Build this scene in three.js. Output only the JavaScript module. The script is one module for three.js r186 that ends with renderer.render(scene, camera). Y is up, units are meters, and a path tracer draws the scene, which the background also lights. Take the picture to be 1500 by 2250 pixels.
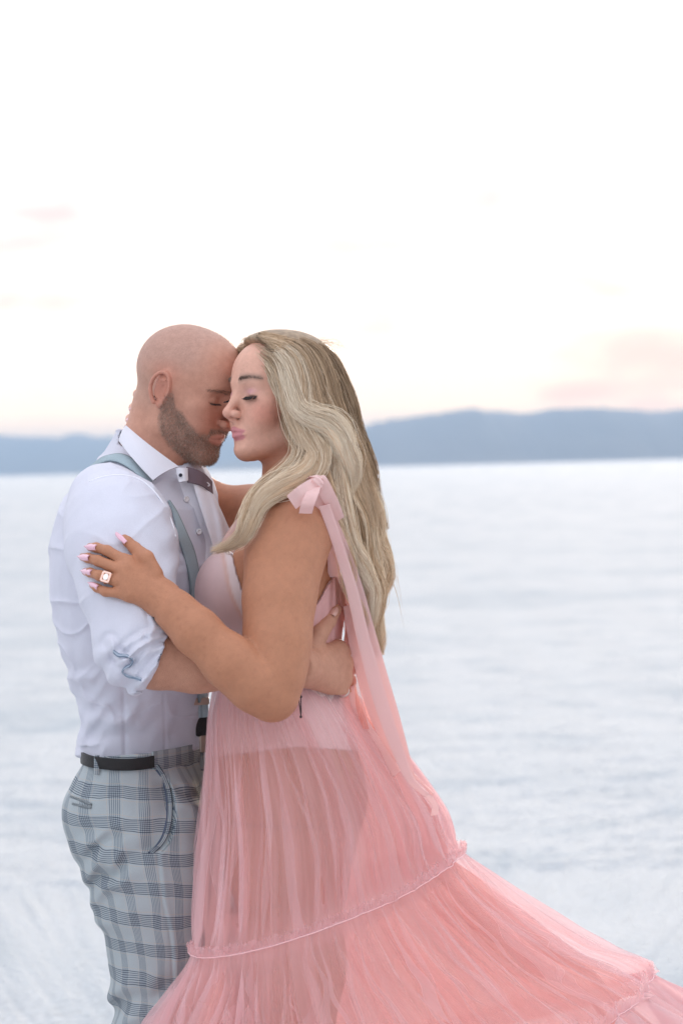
import * as THREE from 'three';
import { mergeGeometries } from 'three/addons/utils/BufferGeometryUtils.js';
import { createNoise2D, createNoise3D } from 'simplex-noise';

// ---------------------------------------------------------------- camera, sky, sun, exposure
const scene = new THREE.Scene();
const W0 = 1500, H0 = 2250, FOCAL = 1125 * 85 / 18;                 // an 85 mm portrait lens
const camera = new THREE.PerspectiveCamera(2 * Math.atan(18 / 85) * 180 / Math.PI, 2 / 3, 0.1, 60000);
camera.position.set(0, 1.55, 4.04);
camera.rotation.set(-Math.atan(99 / FOCAL), 0, 0);
camera.rotateZ(-1.41 * Math.PI / 180);
camera.focus = 3.95;
camera.userData.fStop = 5;
camera.updateMatrixWorld(true);

function mulberry(a) { return () => { a |= 0; a = a + 0x6D2B79F5 | 0; let t = Math.imul(a ^ a >>> 15, 1 | a); t = t + Math.imul(t ^ t >>> 7, 61 | t) ^ t; return ((t ^ t >>> 14) >>> 0) / 4294967296; }; }
const rnd = mulberry(20240611);
const n2 = createNoise2D(mulberry(11)), n3 = createNoise3D(mulberry(12));
const clamp = (x, a = 0, b = 1) => x < a ? a : x > b ? b : x;
const mix = (a, b, t) => a + (b - a) * t;
const sstep = (a, b, x) => { const t = clamp((x - a) / (b - a)); return t * t * (3 - 2 * t); };
const fbm2 = (x, y, o = 4) => { let s = 0, a = .5, f = 1; for (let i = 0; i < o; i++) { s += a * n2(x * f, y * f); a *= .5; f *= 2.03; } return s; };
const fbm3 = (x, y, z, o = 3) => { let s = 0, a = .5, f = 1; for (let i = 0; i < o; i++) { s += a * n3(x * f, y * f, z * f); a *= .5; f *= 2.03; } return s; };

const sunDir = new THREE.Vector3(0.16, 0.115, -1).normalize();
{
  // dusk sky: pale blue dome, cream and white where the sun has just gone down, faint pink clouds low over the hills
  const SW = 2048, SH = 1024, data = new Float32Array(SW * SH * 4), mixc = (a, b, t) => a.map((x, i) => mix(x, b[i], t));
  for (let j = 0; j < SH; j++) {
    const el = ((j + .5) / SH - .5) * Math.PI, y = Math.sin(el), ce = Math.cos(el);
    for (let i = 0; i < SW; i++) {
      const az = ((i + .5) / SW - .5) * 2 * Math.PI, x = ce * Math.cos(az), z = ce * Math.sin(az);
      const toSun = x * sunDir.x + y * sunDir.y + z * sunDir.z, ang = Math.acos(clamp(toSun, -1, 1));
      let c = mixc([0.95, 0.935, 0.975], [1.02, 1.06, 1.17], sstep(0, 1.0, Math.max(el, 0)));
      const glow = Math.exp(-ang * ang / .5);
      c = mixc(c, [.98, .94, .90], glow * .9);
      const low = Math.exp(-Math.max(el, 0) / .042) * Math.exp(-ang * ang / 1.2);
      c = mixc(c, [3.7, 2.3, 1.05], low * .85);
      const a2 = Math.atan2(x, -z);                                       // 0 straight ahead
      const cl = sstep(.02, .55, fbm2(a2 * 7 + 3.2, el * 30 + 1.7, 5) + .62 * Math.exp(-(((a2 - .125) / .05) ** 2) - (((el - .040) / .016) ** 2)) - .12 - .6 * sstep(.05, .5, el) - .5 * sstep(.04, .14, Math.abs(el - .045)));
      c = c.map((v, k) => v * (1 - cl * [.16, .34, .31][k] * sstep(-.01, .02, el)));
      const o = (j * SW + i) * 4;
      data[o] = c[0]; data[o + 1] = c[1]; data[o + 2] = c[2]; data[o + 3] = 1;
    }
  }
  const sky = new THREE.DataTexture(data, SW, SH, THREE.RGBAFormat, THREE.FloatType);
  sky.mapping = THREE.EquirectangularReflectionMapping; sky.magFilter = THREE.LinearFilter; sky.needsUpdate = true;
  scene.background = sky; scene.environment = sky;
}
const sun = new THREE.DirectionalLight(new THREE.Color().setRGB(1, .85, .70), 3.4);
sun.position.copy(sunDir).multiplyScalar(30); sun.target.position.set(0, .9, 0);
sun.castShadow = true; sun.shadow.radius = 22; sun.shadow.mapSize.set(2048, 2048);
Object.assign(sun.shadow.camera, { left: -3, right: 3, top: 3, bottom: -3, near: 1, far: 80 });
scene.add(sun, sun.target);
scene.fog = new THREE.FogExp2(new THREE.Color().setRGB(.52, .735, 1), 0.00014);

const renderer = new THREE.WebGLRenderer({ antialias: true });
renderer.shadowMap.enabled = true;
renderer.toneMapping = THREE.LinearToneMapping;
renderer.toneMappingExposure = 1.34;

// ---------------------------------------------------------------- helpers
const V = (x, y, z) => new THREE.Vector3(x, y, z);
// a point of the place from its picture position and its own depth z (metres towards the camera from the couple's plane)
function P(px, py, z = 0) {
  const d = V(px - W0 / 2, -(py - H0 / 2), -FOCAL).applyQuaternion(camera.quaternion);
  return camera.position.clone().addScaledVector(d, (z - camera.position.z) / d.z);
}
const MM = 4.04 / FOCAL;                                            // metres per picture pixel at z = 0
function add(name, geometry, material, parent = scene, label) {
  const m = new THREE.Mesh(geometry, material); m.name = name; m.castShadow = m.receiveShadow = true;
  if (label) m.userData.label = label;
  parent.add(m); return m;
}
function tex(w, h, f, srgb = true, repeat = true) {                 // f(u, v) -> [r, g, b] 0..1
  const d = new Uint8Array(w * h * 4);
  for (let j = 0; j < h; j++) for (let i = 0; i < w; i++) {
    const c = f(i / w, j / h), o = (j * w + i) * 4;
    for (let k = 0; k < 3; k++) d[o + k] = clamp(Math.round(c[k] * 255), 0, 255);
    d[o + 3] = c.length > 3 ? clamp(Math.round(c[3] * 255), 0, 255) : 255;
  }
  const t = new THREE.DataTexture(d, w, h); t.magFilter = THREE.LinearFilter; t.minFilter = THREE.LinearMipmapLinearFilter;
  if (repeat) t.wrapS = t.wrapT = THREE.RepeatWrapping;
  if (srgb) t.colorSpace = THREE.SRGBColorSpace;
  t.needsUpdate = true; return t;
}
// noise that tiles over the unit square
function tileNoise(u, v, f, seed = 0) {
  const a = u * 2 * Math.PI, b = v * 2 * Math.PI, r = f / (2 * Math.PI);
  return n3(Math.cos(a) * r + seed, Math.sin(a) * r + Math.cos(b) * r * 1.7, Math.sin(b) * r + seed * .37);
}
function grid(nu, nv, f, { closeU = false, uv = null, color = null } = {}) {   // f(u, v) -> [x, y, z]; rows along v
  const pos = [], uvs = [], col = [], idx = [];
  for (let j = 0; j <= nv; j++) for (let i = 0; i <= nu; i++) {
    const u = i / nu, v = j / nv, p = f(u, v);
    pos.push(p[0], p[1], p[2]);
    const t = uv ? uv(u, v, p) : [u, v]; uvs.push(t[0], t[1]);
    if (color) col.push(...color(u, v, p));
  }
  for (let j = 0; j < nv; j++) for (let i = 0; i < nu; i++) {
    const a = j * (nu + 1) + i, b = a + 1, c = a + nu + 1, d = c + 1;
    idx.push(a, b, d, a, d, c);
  }
  const g = new THREE.BufferGeometry();
  g.setAttribute('position', new THREE.Float32BufferAttribute(pos, 3));
  g.setAttribute('uv', new THREE.Float32BufferAttribute(uvs, 2));
  if (color) g.setAttribute('color', new THREE.Float32BufferAttribute(col, color(0, 0, [0, 0, 0]).length));
  g.setIndex(idx); g.computeVertexNormals();
  if (closeU) {                                                     // smooth across the seam
    const n = g.attributes.normal;
    for (let j = 0; j <= nv; j++) {
      const a = j * (nu + 1), b = a + nu, s = V(n.getX(a) + n.getX(b), n.getY(a) + n.getY(b), n.getZ(a) + n.getZ(b)).normalize();
      n.setXYZ(a, s.x, s.y, s.z); n.setXYZ(b, s.x, s.y, s.z);
    }
  }
  return g;
}
// smooth interpolation of rows of numbers keyed by their first entry
function rowsAt(rows, t) {
  let i = 0; while (i < rows.length - 2 && t > rows[i + 1][0]) i++;
  const a = rows[i], b = rows[i + 1], p = rows[Math.max(i - 1, 0)], q = rows[Math.min(i + 2, rows.length - 1)];
  const h = b[0] - a[0], s = clamp((t - a[0]) / h), s2 = s * s, s3 = s2 * s;
  return a.map((_, k) => {
    const m0 = i > 0 ? (b[k] - p[k]) / (b[0] - p[0]) * h : b[k] - a[k], m1 = i < rows.length - 2 ? (q[k] - a[k]) / (q[0] - a[0]) * h : b[k] - a[k];
    return (2 * s3 - 3 * s2 + 1) * a[k] + (s3 - 2 * s2 + s) * m0 + (-2 * s3 + 3 * s2) * b[k] + (s3 - s2) * m1;
  });
}
// ribbon: an extruded band along points, with width directions, both faces and edges
function ribbon(points, wides, thick, { seg = 3, per = 10, uvLen = 1 } = {}) {
  const c = new THREE.CatmullRomCurve3(points, false, 'centripetal'), w = new THREE.CatmullRomCurve3(wides, false, 'centripetal');
  const n = Math.max(2, (points.length - 1) * per), L = c.getLength();
  const ring = 2 * (seg + 1), pos = [], uvs = [], idx = [];
  for (let i = 0; i <= n; i++) {
    const t = i / n, p = c.getPoint(t), wd = w.getPoint(t), tan = c.getTangent(t), nn = V().crossVectors(tan, wd).normalize().multiplyScalar(thick / 2);
    for (let s = 0; s < 2; s++) for (let k = 0; k <= seg; k++) {
      const f = s ? 1 - k / seg : k / seg, q = p.clone().addScaledVector(wd, f - .5);
      s ? q.sub(nn) : q.add(nn);
      pos.push(q.x, q.y, q.z); uvs.push(f * wd.length() * uvLen, t * L * uvLen);
    }
  }
  for (let i = 0; i < n; i++) for (let k = 0; k < ring; k++) {
    const a = i * ring + k, b = i * ring + (k + 1) % ring, c2 = a + ring, d = b + ring;
    idx.push(a, d, b, a, c2, d);
  }
  for (let k = 1; k < ring - 1; k++) { idx.push(0, k, k + 1); const o = n * ring; idx.push(o, o + k + 1, o + k); }
  const g = new THREE.BufferGeometry();
  g.setAttribute('position', new THREE.Float32BufferAttribute(pos, 3)); g.setAttribute('uv', new THREE.Float32BufferAttribute(uvs, 2));
  g.setIndex(idx); g.computeVertexNormals(); return g;
}
const tube = (pts, r, seg = 24, rad = 6, closed = false) => new THREE.TubeGeometry(new THREE.CatmullRomCurve3(pts, closed, 'centripetal'), seg, r, rad, closed);

// ---------------------------------------------------------------- setting: salt flat and hills
{
  // salt crust: one sheet, low swells and ridges near the couple, flat out to the horizon
  const rings = [0]; for (let r = .6, k = 0; r < 26000; k++) { rings.push(r); r *= r < 5 ? 1.12 : r < 60 ? 1.0085 : r < 400 ? 1.03 : 1.12; }
  const angles = []; for (let a = -Math.PI; a < Math.PI - 1e-6;) { angles.push(a); a += Math.abs(a) < .6 ? .0034 : Math.abs(a) < 1.5 ? .007 : .04; }
  angles.push(Math.PI);
  const height = (x, z) => {
    const r = Math.hypot(x, z), fade = 1 / (1 + (r / 90) ** 2), near = sstep(1.0, 3.2, r);
    const swell = fbm2(x * .30 + 4, z * .34 + 9, 3) * .016, ridge = 1 - Math.abs(n2(x * .55 + 20, z * .6 + 3)), fine = fbm2(x * 2.2, z * 2.6, 4) * .011, grit = fbm2(x * 9 + 5, z * 12, 3) * .012;
    return ((swell + ridge * ridge * ridge * .007) * near + (fine + grit) * mix(.35, 1, near)) * fade - .012 * near;
  };
  const pos = [], uv = [], col = [], idx = [], na = angles.length;
  for (const r of rings) for (const a of angles) {
    const x = r * Math.sin(a), z = -r * Math.cos(a), y = height(x, z);
    pos.push(x, y, z); uv.push(x / 1.7, z / 1.7);
    const s = clamp(.5 + .75 * fbm2(x * .16 + 31, z * .2 + 7, 4)), d = clamp(.5 + .9 * fbm2(x * .9 + 8, z * 1.0, 4));
    const dark = sstep(.5, .9, s) * .055 + sstep(.5, .95, d) * .06;                 // damp, greyer salt
    col.push(.565 - dark * 1.25, .59 - dark * 1.0, .61 - dark * .8);
  }
  for (let j = 0; j < rings.length - 1; j++) for (let i = 0; i < na - 1; i++) {
    const a = j * na + i, b = a + 1, c = a + na, d = c + 1; idx.push(a, b, d, a, d, c);
  }
  const g = new THREE.BufferGeometry();
  g.setAttribute('position', new THREE.Float32BufferAttribute(pos, 3)); g.setAttribute('uv', new THREE.Float32BufferAttribute(uv, 2));
  g.setAttribute('color', new THREE.Float32BufferAttribute(col, 3)); g.setIndex(idx); g.computeVertexNormals();
  if (g.attributes.normal.getY(na * 40 + 50) < 0) { for (let i = 0; i < idx.length; i += 3) { const t = idx[i]; idx[i] = idx[i + 1]; idx[i + 1] = t; } g.setIndex(idx); g.computeVertexNormals(); }
  const crust = tex(1024, 1024, (u, v) => { const h = .5 + .24 * tileNoise(u, v, 40) + .16 * tileNoise(u, v, 110, 3) + .1 * tileNoise(u, v, 260, 6); return [h, h, h]; }, false);
  const salt = new THREE.MeshStandardMaterial({ name: 'salt crust', vertexColors: true, roughness: .92, bumpMap: crust, bumpScale: .02 });
  const flat = add('salt_flat', g, salt);
  flat.userData = { kind: 'structure', label: 'white rippled salt flat reaching to the hills', category: 'ground' };

  // two ranges of bare hills, tens of kilometres of crest built as ridged relief
  const rock = new THREE.MeshStandardMaterial({ name: 'bare hillside', vertexColors: true, roughness: 1 });
  function range(name, label, dist, crest, x0, x1, depth, seed) {
    const nu = 260, nv = 44;
    const g = grid(nu, nv, (u, v) => {
      const px = mix(x0, x1, u), k = dist / FOCAL, X = (px - 750) * k, H = crest(px) * k;
      const s = Math.sin(v * Math.PI), prof = Math.pow(s, 1.25);
      const Z = -(dist + (v - .5) * depth + fbm2(u * 6 + seed, 3) * depth * .12);
      const gully = (1 - Math.abs(n2(u * 34 + seed, v * 2.4 + Math.sin(u * 20) * .3))) * .55 + (1 - Math.abs(n2(u * 85 + seed, v * 5))) * .25;
      const y = H * prof * (1 - .42 * (1 - prof) * gully) - 8;
      return [X, y, Z];
    }, { color: (u, v, p) => { const t = .5 + .5 * fbm2(p[0] * .0016 + seed, p[1] * .01, 3); return [mix(.17, .27, t), mix(.145, .225, t), mix(.125, .185, t)]; } });
    const m = add(name, g, rock); m.userData = { kind: 'structure', label, category: 'hills' };
  }
  const pw = (pts) => (x) => { const r = rowsAt(pts, x); return r[1] + 2.6 * n2(x * .05, 4) + 1.9 * n2(x * .14, 9) + 1.0 * n2(x * .33, 2); };
  range('far_hills', 'long low pale blue ridge on the horizon left of the couple', 13600, pw([[-700, 40], [-300, 70], [-60, 86], [0, 88], [100, 85], [150, 78], [180, 90], [230, 80], [330, 84], [480, 88], [640, 62], [820, 50], [1000, 30], [1200, 10]]), -700, 1150, 5200, 3);
  range('near_hills', 'blue mountain ridge on the horizon right of the woman', 9800, pw([[380, 4], [560, 30], [700, 58], [800, 92], [850, 104], [900, 110], [960, 116], [1030, 124], [1070, 117], [1105, 118], [1160, 113], [1220, 120], [1310, 118], [1400, 113], [1445, 109], [1500, 113], [1640, 104], [1900, 90], [2200, 40], [2400, 10]]), 380, 2400, 3600, 8);
}
// ---------------------------------------------------------------- bodies: distance fields meshed with surface nets
const smin = (a, b, k) => { const h = Math.max(k - Math.abs(a - b), 0) / k; return Math.min(a, b) - h * h * k * .25; };
const smax = (a, b, k) => -smin(-a, -b, k);
function sdCap(x, y, z, A, B, ra, rb) {                             // tapered capsule
  const bx = B[0] - A[0], by = B[1] - A[1], bz = B[2] - A[2], px = x - A[0], py = y - A[1], pz = z - A[2];
  const t = clamp((px * bx + py * by + pz * bz) / (bx * bx + by * by + bz * bz + 1e-12));
  return Math.hypot(px - bx * t, py - by * t, pz - bz * t) - (ra + (rb - ra) * t);
}
function sdEll(x, y, z, C, R) {
  const dx = (x - C[0]) / R[0], dy = (y - C[1]) / R[1], dz = (z - C[2]) / R[2], k0 = Math.sqrt(dx * dx + dy * dy + dz * dz);
  if (k0 < 1e-6) return -Math.min(R[0], R[1], R[2]);
  const k1 = Math.sqrt((dx / R[0]) ** 2 + (dy / R[1]) ** 2 + (dz / R[2]) ** 2);
  return k0 * (k0 - 1) / k1;
}
function netMesh(f, lo, hi, cell, color = null, uvf = null, nf = f) {
  const n = [0, 1, 2].map((k) => Math.ceil((hi[k] - lo[k]) / cell) + 1), [nx, ny, nz] = n, F = new Float32Array(nx * ny * nz), B = 8, half = B * cell * .5 * 1.75 + cell;
  const at = (i, j, k) => (k * ny + j) * nx + i;
  for (let bk = 0; bk < nz; bk += B) for (let bj = 0; bj < ny; bj += B) for (let bi = 0; bi < nx; bi += B) {
    const c = f(lo[0] + (bi + B / 2) * cell, lo[1] + (bj + B / 2) * cell, lo[2] + (bk + B / 2) * cell), far = Math.abs(c) > half * 1.15;
    for (let k = bk; k < Math.min(bk + B, nz); k++) for (let j = bj; j < Math.min(bj + B, ny); j++) for (let i = bi; i < Math.min(bi + B, nx); i++)
      F[at(i, j, k)] = far ? c : f(lo[0] + i * cell, lo[1] + j * cell, lo[2] + k * cell);
  }
  const id = new Int32Array(nx * ny * nz).fill(-1), pos = [], idx = [], E = [[0, 1], [2, 3], [4, 5], [6, 7], [0, 2], [1, 3], [4, 6], [5, 7], [0, 4], [1, 5], [2, 6], [3, 7]];
  const val = new Float32Array(8);
  for (let k = 0; k < nz - 1; k++) for (let j = 0; j < ny - 1; j++) for (let i = 0; i < nx - 1; i++) {
    let m = 0;
    for (let c = 0; c < 8; c++) { val[c] = F[at(i + (c & 1), j + (c >> 1 & 1), k + (c >> 2))]; if (val[c] < 0) m |= 1 << c; }
    if (m === 0 || m === 255) continue;
    let sx = 0, sy = 0, sz = 0, s = 0;
    for (const [a, b] of E) if ((val[a] < 0) !== (val[b] < 0)) {
      const t = val[a] / (val[a] - val[b]);
      sx += (a & 1) + ((b & 1) - (a & 1)) * t; sy += (a >> 1 & 1) + ((b >> 1 & 1) - (a >> 1 & 1)) * t; sz += (a >> 2) + ((b >> 2) - (a >> 2)) * t; s++;
    }
    id[at(i, j, k)] = pos.length / 3;
    pos.push(lo[0] + (i + sx / s) * cell, lo[1] + (j + sy / s) * cell, lo[2] + (k + sz / s) * cell);
  }
  for (let k = 1; k < nz - 1; k++) for (let j = 1; j < ny - 1; j++) for (let i = 1; i < nx - 1; i++) {
    const a = F[at(i, j, k)] < 0;
    const q = (A, Bq, C, D, flip) => { if (A < 0 || Bq < 0 || C < 0 || D < 0) return; flip ? idx.push(A, C, Bq, A, D, C) : idx.push(A, Bq, C, A, C, D); };
    if (a !== F[at(i + 1, j, k)] < 0) q(id[at(i, j - 1, k - 1)], id[at(i, j, k - 1)], id[at(i, j, k)], id[at(i, j - 1, k)], !a);
    if (a !== F[at(i, j + 1, k)] < 0) q(id[at(i - 1, j, k - 1)], id[at(i - 1, j, k)], id[at(i, j, k)], id[at(i, j, k - 1)], !a);
    if (a !== F[at(i, j, k + 1)] < 0) q(id[at(i - 1, j - 1, k)], id[at(i, j - 1, k)], id[at(i, j, k)], id[at(i - 1, j, k)], !a);
  }
  const nv = pos.length / 3, nor = new Float32Array(nv * 3), col = color ? new Float32Array(nv * 3) : null, uv = new Float32Array(nv * 2), e = cell * .6;
  for (let v = 0; v < nv; v++) {
    const x = pos[v * 3], y = pos[v * 3 + 1], z = pos[v * 3 + 2];
    const a = nf(x + e, y - e, z - e), b = nf(x - e, y - e, z + e), c = nf(x - e, y + e, z - e), d = nf(x + e, y + e, z + e);
    let gx = a - b - c + d, gy = -a - b + c + d, gz = -a + b - c + d; const l = Math.hypot(gx, gy, gz) || 1; gx /= l; gy /= l; gz /= l;
    nor[v * 3] = gx; nor[v * 3 + 1] = gy; nor[v * 3 + 2] = gz;
    if (color) { const q = color(x, y, z, gx, gy, gz); col[v * 3] = q[0]; col[v * 3 + 1] = q[1]; col[v * 3 + 2] = q[2]; }
    const t = uvf ? uvf(x, y, z, gx, gy, gz) : [x - z * .15, y]; uv[v * 2] = t[0]; uv[v * 2 + 1] = t[1];
  }
  const g = new THREE.BufferGeometry();
  g.setAttribute('position', new THREE.Float32BufferAttribute(pos, 3)); g.setAttribute('normal', new THREE.BufferAttribute(nor, 3));
  if (col) g.setAttribute('color', new THREE.BufferAttribute(col, 3));
  g.setAttribute('uv', new THREE.BufferAttribute(uv, 2)); g.setIndex(idx);
  return g;
}
// walk from a point along a direction to a field's surface
function march(f, o, d, max = .6) { let t = 0; for (let i = 0; i < 140 && t < max; i++) { const s = f(o.x + d.x * t, o.y + d.y * t, o.z + d.z * t); if (s < .0004) break; t += s * .7; } return o.clone().addScaledVector(d, t); }

// ---- a head: face towards +z, eyes near y = 0, origin between the ears
function headField(h) {
  const chain = (x, y, z, pts, r0, r1) => { let d = 9; for (let i = 0; i < pts.length - 1; i++) d = Math.min(d, sdCap(x, y, z, pts[i], pts[i + 1], mix(r0, r1, i / (pts.length - 1)), mix(r0, r1, (i + 1) / (pts.length - 1)))); return d; };
  const helix = []; for (let i = 0; i <= 15; i++) { const a = mix(-.35, 4.35, i / 15), w = .0185 - .004 * sstep(3, 4.4, a); helix.push([h.earX + .0055 + .0065 * sstep(1.2, 2.9, a) - .003 * sstep(3.2, 4.3, a), -.003 + .0305 * Math.sin(a) * (a > 3.1 ? 1.02 : 1), -.013 + w * Math.cos(a)]); }
  const anti = []; for (let i = 0; i <= 8; i++) { const a = mix(1.3, 4.2, i / 8); anti.push([h.earX + .0065, -.005 + .019 * Math.sin(a), -.011 + .0105 * Math.cos(a)]); }
  const s = h.face;
  return (X, y, z) => {
    const x = Math.abs(X);
    let d = sdEll(x, y, z, h.skullC, h.skullR);
    d = smin(d, sdEll(x, y, z, h.foreC, h.foreR), .03);
    d = smin(d, sdEll(x, y, z, [0, -.030, .034], [.055 * s, .068, .048]), .03);
    d = smin(d, sdEll(x, y, z, [.041 * s, h.cheekY, .054], [.019, .016, .018]), .024);
    d = smin(d, sdEll(x, y, z, [.031 * s, -.048, .058], [.019, .022, .019]), .02);
    d = smin(d, sdEll(x, y, z, [0, -.065, .062], [.027, .024, .024]), .016);
    d = smin(d, sdEll(x, y, z, [0, h.chinY, h.chinZ], h.chinR), .018);
    d = smin(d, sdCap(x, y, z, [.012, h.chinY, .058], [h.jawX, h.jawY, .006], .0145, h.jawR), .02);
    d = smin(d, sdCap(x, y, z, [h.jawX, h.jawY, .006], [.058 * s, -.012, .002], h.jawR, .014), .02);
    d = smin(d, sdEll(x, y, z, [0, -.072, .026], [.045, .032, .045]), .02);
    d = smin(d, sdCap(x, y, z, [.010, h.browY - .002, .0795], [.040, h.browY + .001, .066], h.browR, h.browR * .9), .016);
    d = smax(d, -sdEll(x, y, z, [.0325, .000, .0985], [.0175, .0135, .0185]), .014);
    d = smin(d, sdEll(x, y, z, [.0325, -.0015, .0665], [.0145, .0122, .0142]), .004);
    d = smax(d, -sdCap(x, y, z, [.020, h.foldY, .089], [.044, h.foldY - .001, .0795], .0012, .0012), .003);   // fold of the lid
    d = smax(d, -sdCap(x, y, z, [.021, -.0062, .0832], [.0445, -.0068, .0745], .0010, .0010), .0022);           // closed lid line
    // nose
    d = smin(d, sdCap(x, y, z, [0, .012, .0805], [0, -.012, h.noseMidZ], .0085 * h.nose, .0072 * h.nose), .013);
    d = smin(d, sdCap(x, y, z, [0, -.012, h.noseMidZ], [0, h.noseTipY, h.noseTipZ], .0072 * h.nose, .0088 * h.nose), .008);
    d = smin(d, sdEll(x, y, z, [.0118 * h.nose, h.noseTipY - .0035, h.noseTipZ - .0125], [.0068, .0068, .0095]), .006);
    d = smin(d, sdCap(x, y, z, [0, h.noseTipY - .004, h.noseTipZ - .002], [0, -.050, .087], .0058, .005), .006);
    d = smax(d, -sdEll(x, y, z, [.0068 * h.nose, h.noseTipY - .0115, h.noseTipZ - .0085], [.0030, .0042, .0052]), .003);
    // lips
    const lz = h.lipZ, lp = h.lip;
    d = smin(d, sdCap(x, y, z, [.004, -.0608, .0868 + lz], [.0225 * h.mouth, -.0665, .0775 + lz * .6], .0056 * lp, .002), .005);
    d = smin(d, sdCap(x, y, z, [0, -.0725, .0858 + lz], [.018 * h.mouth, -.0685, .078 + lz * .6], .0064 * lp, .003), .005);
    d = smax(d, -sdCap(x, y, z, [0, -.0662, .0935 + lz], [.0245 * h.mouth, -.0668, .0810 + lz * .6], .0012, .0012), .0025);
    d = smax(d, -sdCap(x, y, z, [0, -.052, .0935 + lz * .5], [0, -.0565, .0955 + lz], .0026, .0026), .004);
    d = smax(d, -sdCap(x, y, z, [0, -.0835, .094], [.016, -.082, .087], .005, .004), .010);                       // under the lower lip
    // ear
    if (x > h.earX - .04) {
      const ek = h.earK, y0 = y, z0 = z; y = (y0 - h.earY) / ek; z = (z0 - h.earZ) / ek;
      let e = sdEll(x, y, z, [h.earX + .001, -.003, -.012], [.006, .0295, .0175]);
      e = smin(e, chain(x, y, z, helix, .0033, .0040), .003);
      e = smin(e, sdEll(x, y, z, [h.earX + .004, -.033, -.007], [.0042, .0085, .0075]), .005);
      e = smin(e, chain(x, y, z, anti, .0026, .0022), .004);
      e = smax(e, -sdEll(x, y, z, [h.earX + .0085, -.0075, -.0075], [.0075, .0135, .0085]), .003);
      e = smin(e, sdEll(x, y, z, [h.earX + .003, -.008, .0035], [.004, .0055, .003]), .004);
      y = y0; z = z0;
      d = smin(d, e * Math.min(1, ek), .006);
    }
    return d;
  };
}
// a rigid frame: local point -> place
function frame(origin, yaw, pitch, roll, size = 1) {
  const m = new THREE.Matrix4().compose(origin, new THREE.Quaternion().setFromEuler(new THREE.Euler(pitch, yaw, roll, 'YXZ')), V(size, size, size)), inv = m.clone().invert();
  return { m, inv, size, out: (x, y, z) => V(x, y, z).applyMatrix4(m), dir: (x, y, z) => V(x, y, z).transformDirection(m),
    e: inv.elements, in(x, y, z) { const e = this.e; return [e[0] * x + e[4] * y + e[8] * z + e[12], e[1] * x + e[5] * y + e[9] * z + e[13], e[2] * x + e[6] * y + e[10] * z + e[14]]; } };
}
// many thin hairs in one mesh: hairs = [{pts: [Vector3...], r, c: [r, g, b]}]
function hairMesh(hairs, sides = 3) {
  const pos = [], nor = [], col = [], idx = [];
  for (const h of hairs) {
    const n = h.pts.length, base = pos.length / 3; let ref = V(.3, .2, 1);
    for (let i = 0; i < n; i++) {
      const p = h.pts[i], t = V().subVectors(h.pts[Math.min(i + 1, n - 1)], h.pts[Math.max(i - 1, 0)]).normalize();
      const a = V().crossVectors(t, ref).normalize(), b = V().crossVectors(a, t), f = i / (n - 1), r = h.r * (h.taper ? h.taper(f) : 1 - .75 * f * f);
      for (let s = 0; s < sides; s++) {
        const w = s / sides * 2 * Math.PI, q = a.clone().multiplyScalar(Math.cos(w)).addScaledVector(b, Math.sin(w));
        pos.push(p.x + q.x * r, p.y + q.y * r, p.z + q.z * r); nor.push(q.x, q.y, q.z);
        const c = h.c2 ? h.c.map((v, k) => mix(v, h.c2[k], f)) : h.c; col.push(c[0], c[1], c[2]);
      }
      if (i) for (let s = 0; s < sides; s++) {
        const A = base + (i - 1) * sides + s, Bq = base + (i - 1) * sides + (s + 1) % sides, C = A + sides, D = Bq + sides;
        idx.push(A, D, Bq, A, C, D);
      }
    }
  }
  const g = new THREE.BufferGeometry();
  g.setAttribute('position', new THREE.Float32BufferAttribute(pos, 3)); g.setAttribute('normal', new THREE.Float32BufferAttribute(nor, 3));
  g.setAttribute('color', new THREE.Float32BufferAttribute(col, 3)); g.setIndex(idx); return g;
}
const MAN = { skullC: [0, .024, -.006], skullR: [.0755, .0785, .093], foreC: [0, .034, .036], foreR: [.058, .052, .053], face: 1.04, cheekY: -.022, chinY: -.099, chinZ: .067, chinR: [.023, .017, .018], jawX: .050, jawY: -.068, jawR: .016, browY: .019, browR: .0115, foldY: .0060, nose: 1.12, noseMidZ: .0945, noseTipY: -.0345, noseTipZ: .1065, lipZ: 0, lip: .78, mouth: 1.05, earX: .0745, earK: .88, earY: -.002, earZ: .010 };
const WOMAN = { skullC: [0, .030, -.008], skullR: [.070, .072, .088], foreC: [0, .036, .036], foreR: [.053, .050, .049], face: .97, cheekY: -.020, chinY: -.094, chinZ: .0685, chinR: [.0165, .0155, .017], jawX: .044, jawY: -.066, jawR: .0135, browY: .019, browR: .0085, foldY: .0062, nose: .84, noseMidZ: .0905, noseTipY: -.0320, noseTipZ: .1045, lipZ: .0018, lip: .92, mouth: 1.0, earX: .072, earK: 1, earY: 0, earZ: 0 };
const manHead = headField(MAN), womanHead = headField(WOMAN);
const HM = frame(P(413, 849, -.03), Math.PI / 2 - .50, .33, 0, 1.0);
const HW = frame(P(620, 873, .05), -1.05, -.075, .02, .97);
// ---------------------------------------------------------------- shared body tools
const A3 = (v) => [v.x, v.y, v.z];
const J = (px, py, z) => A3(P(px, py, z));
// a limb: joints with radii, tapered capsules joined
function limb(pts, k = .02) {
  return (x, y, z) => { let d = 9; for (let i = 0; i < pts.length - 1; i++) { const c = sdCap(x, y, z, pts[i][0], pts[i + 1][0], pts[i][1], pts[i + 1][1]); d = i ? smin(d, c, k) : c; } return d; };
}
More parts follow.
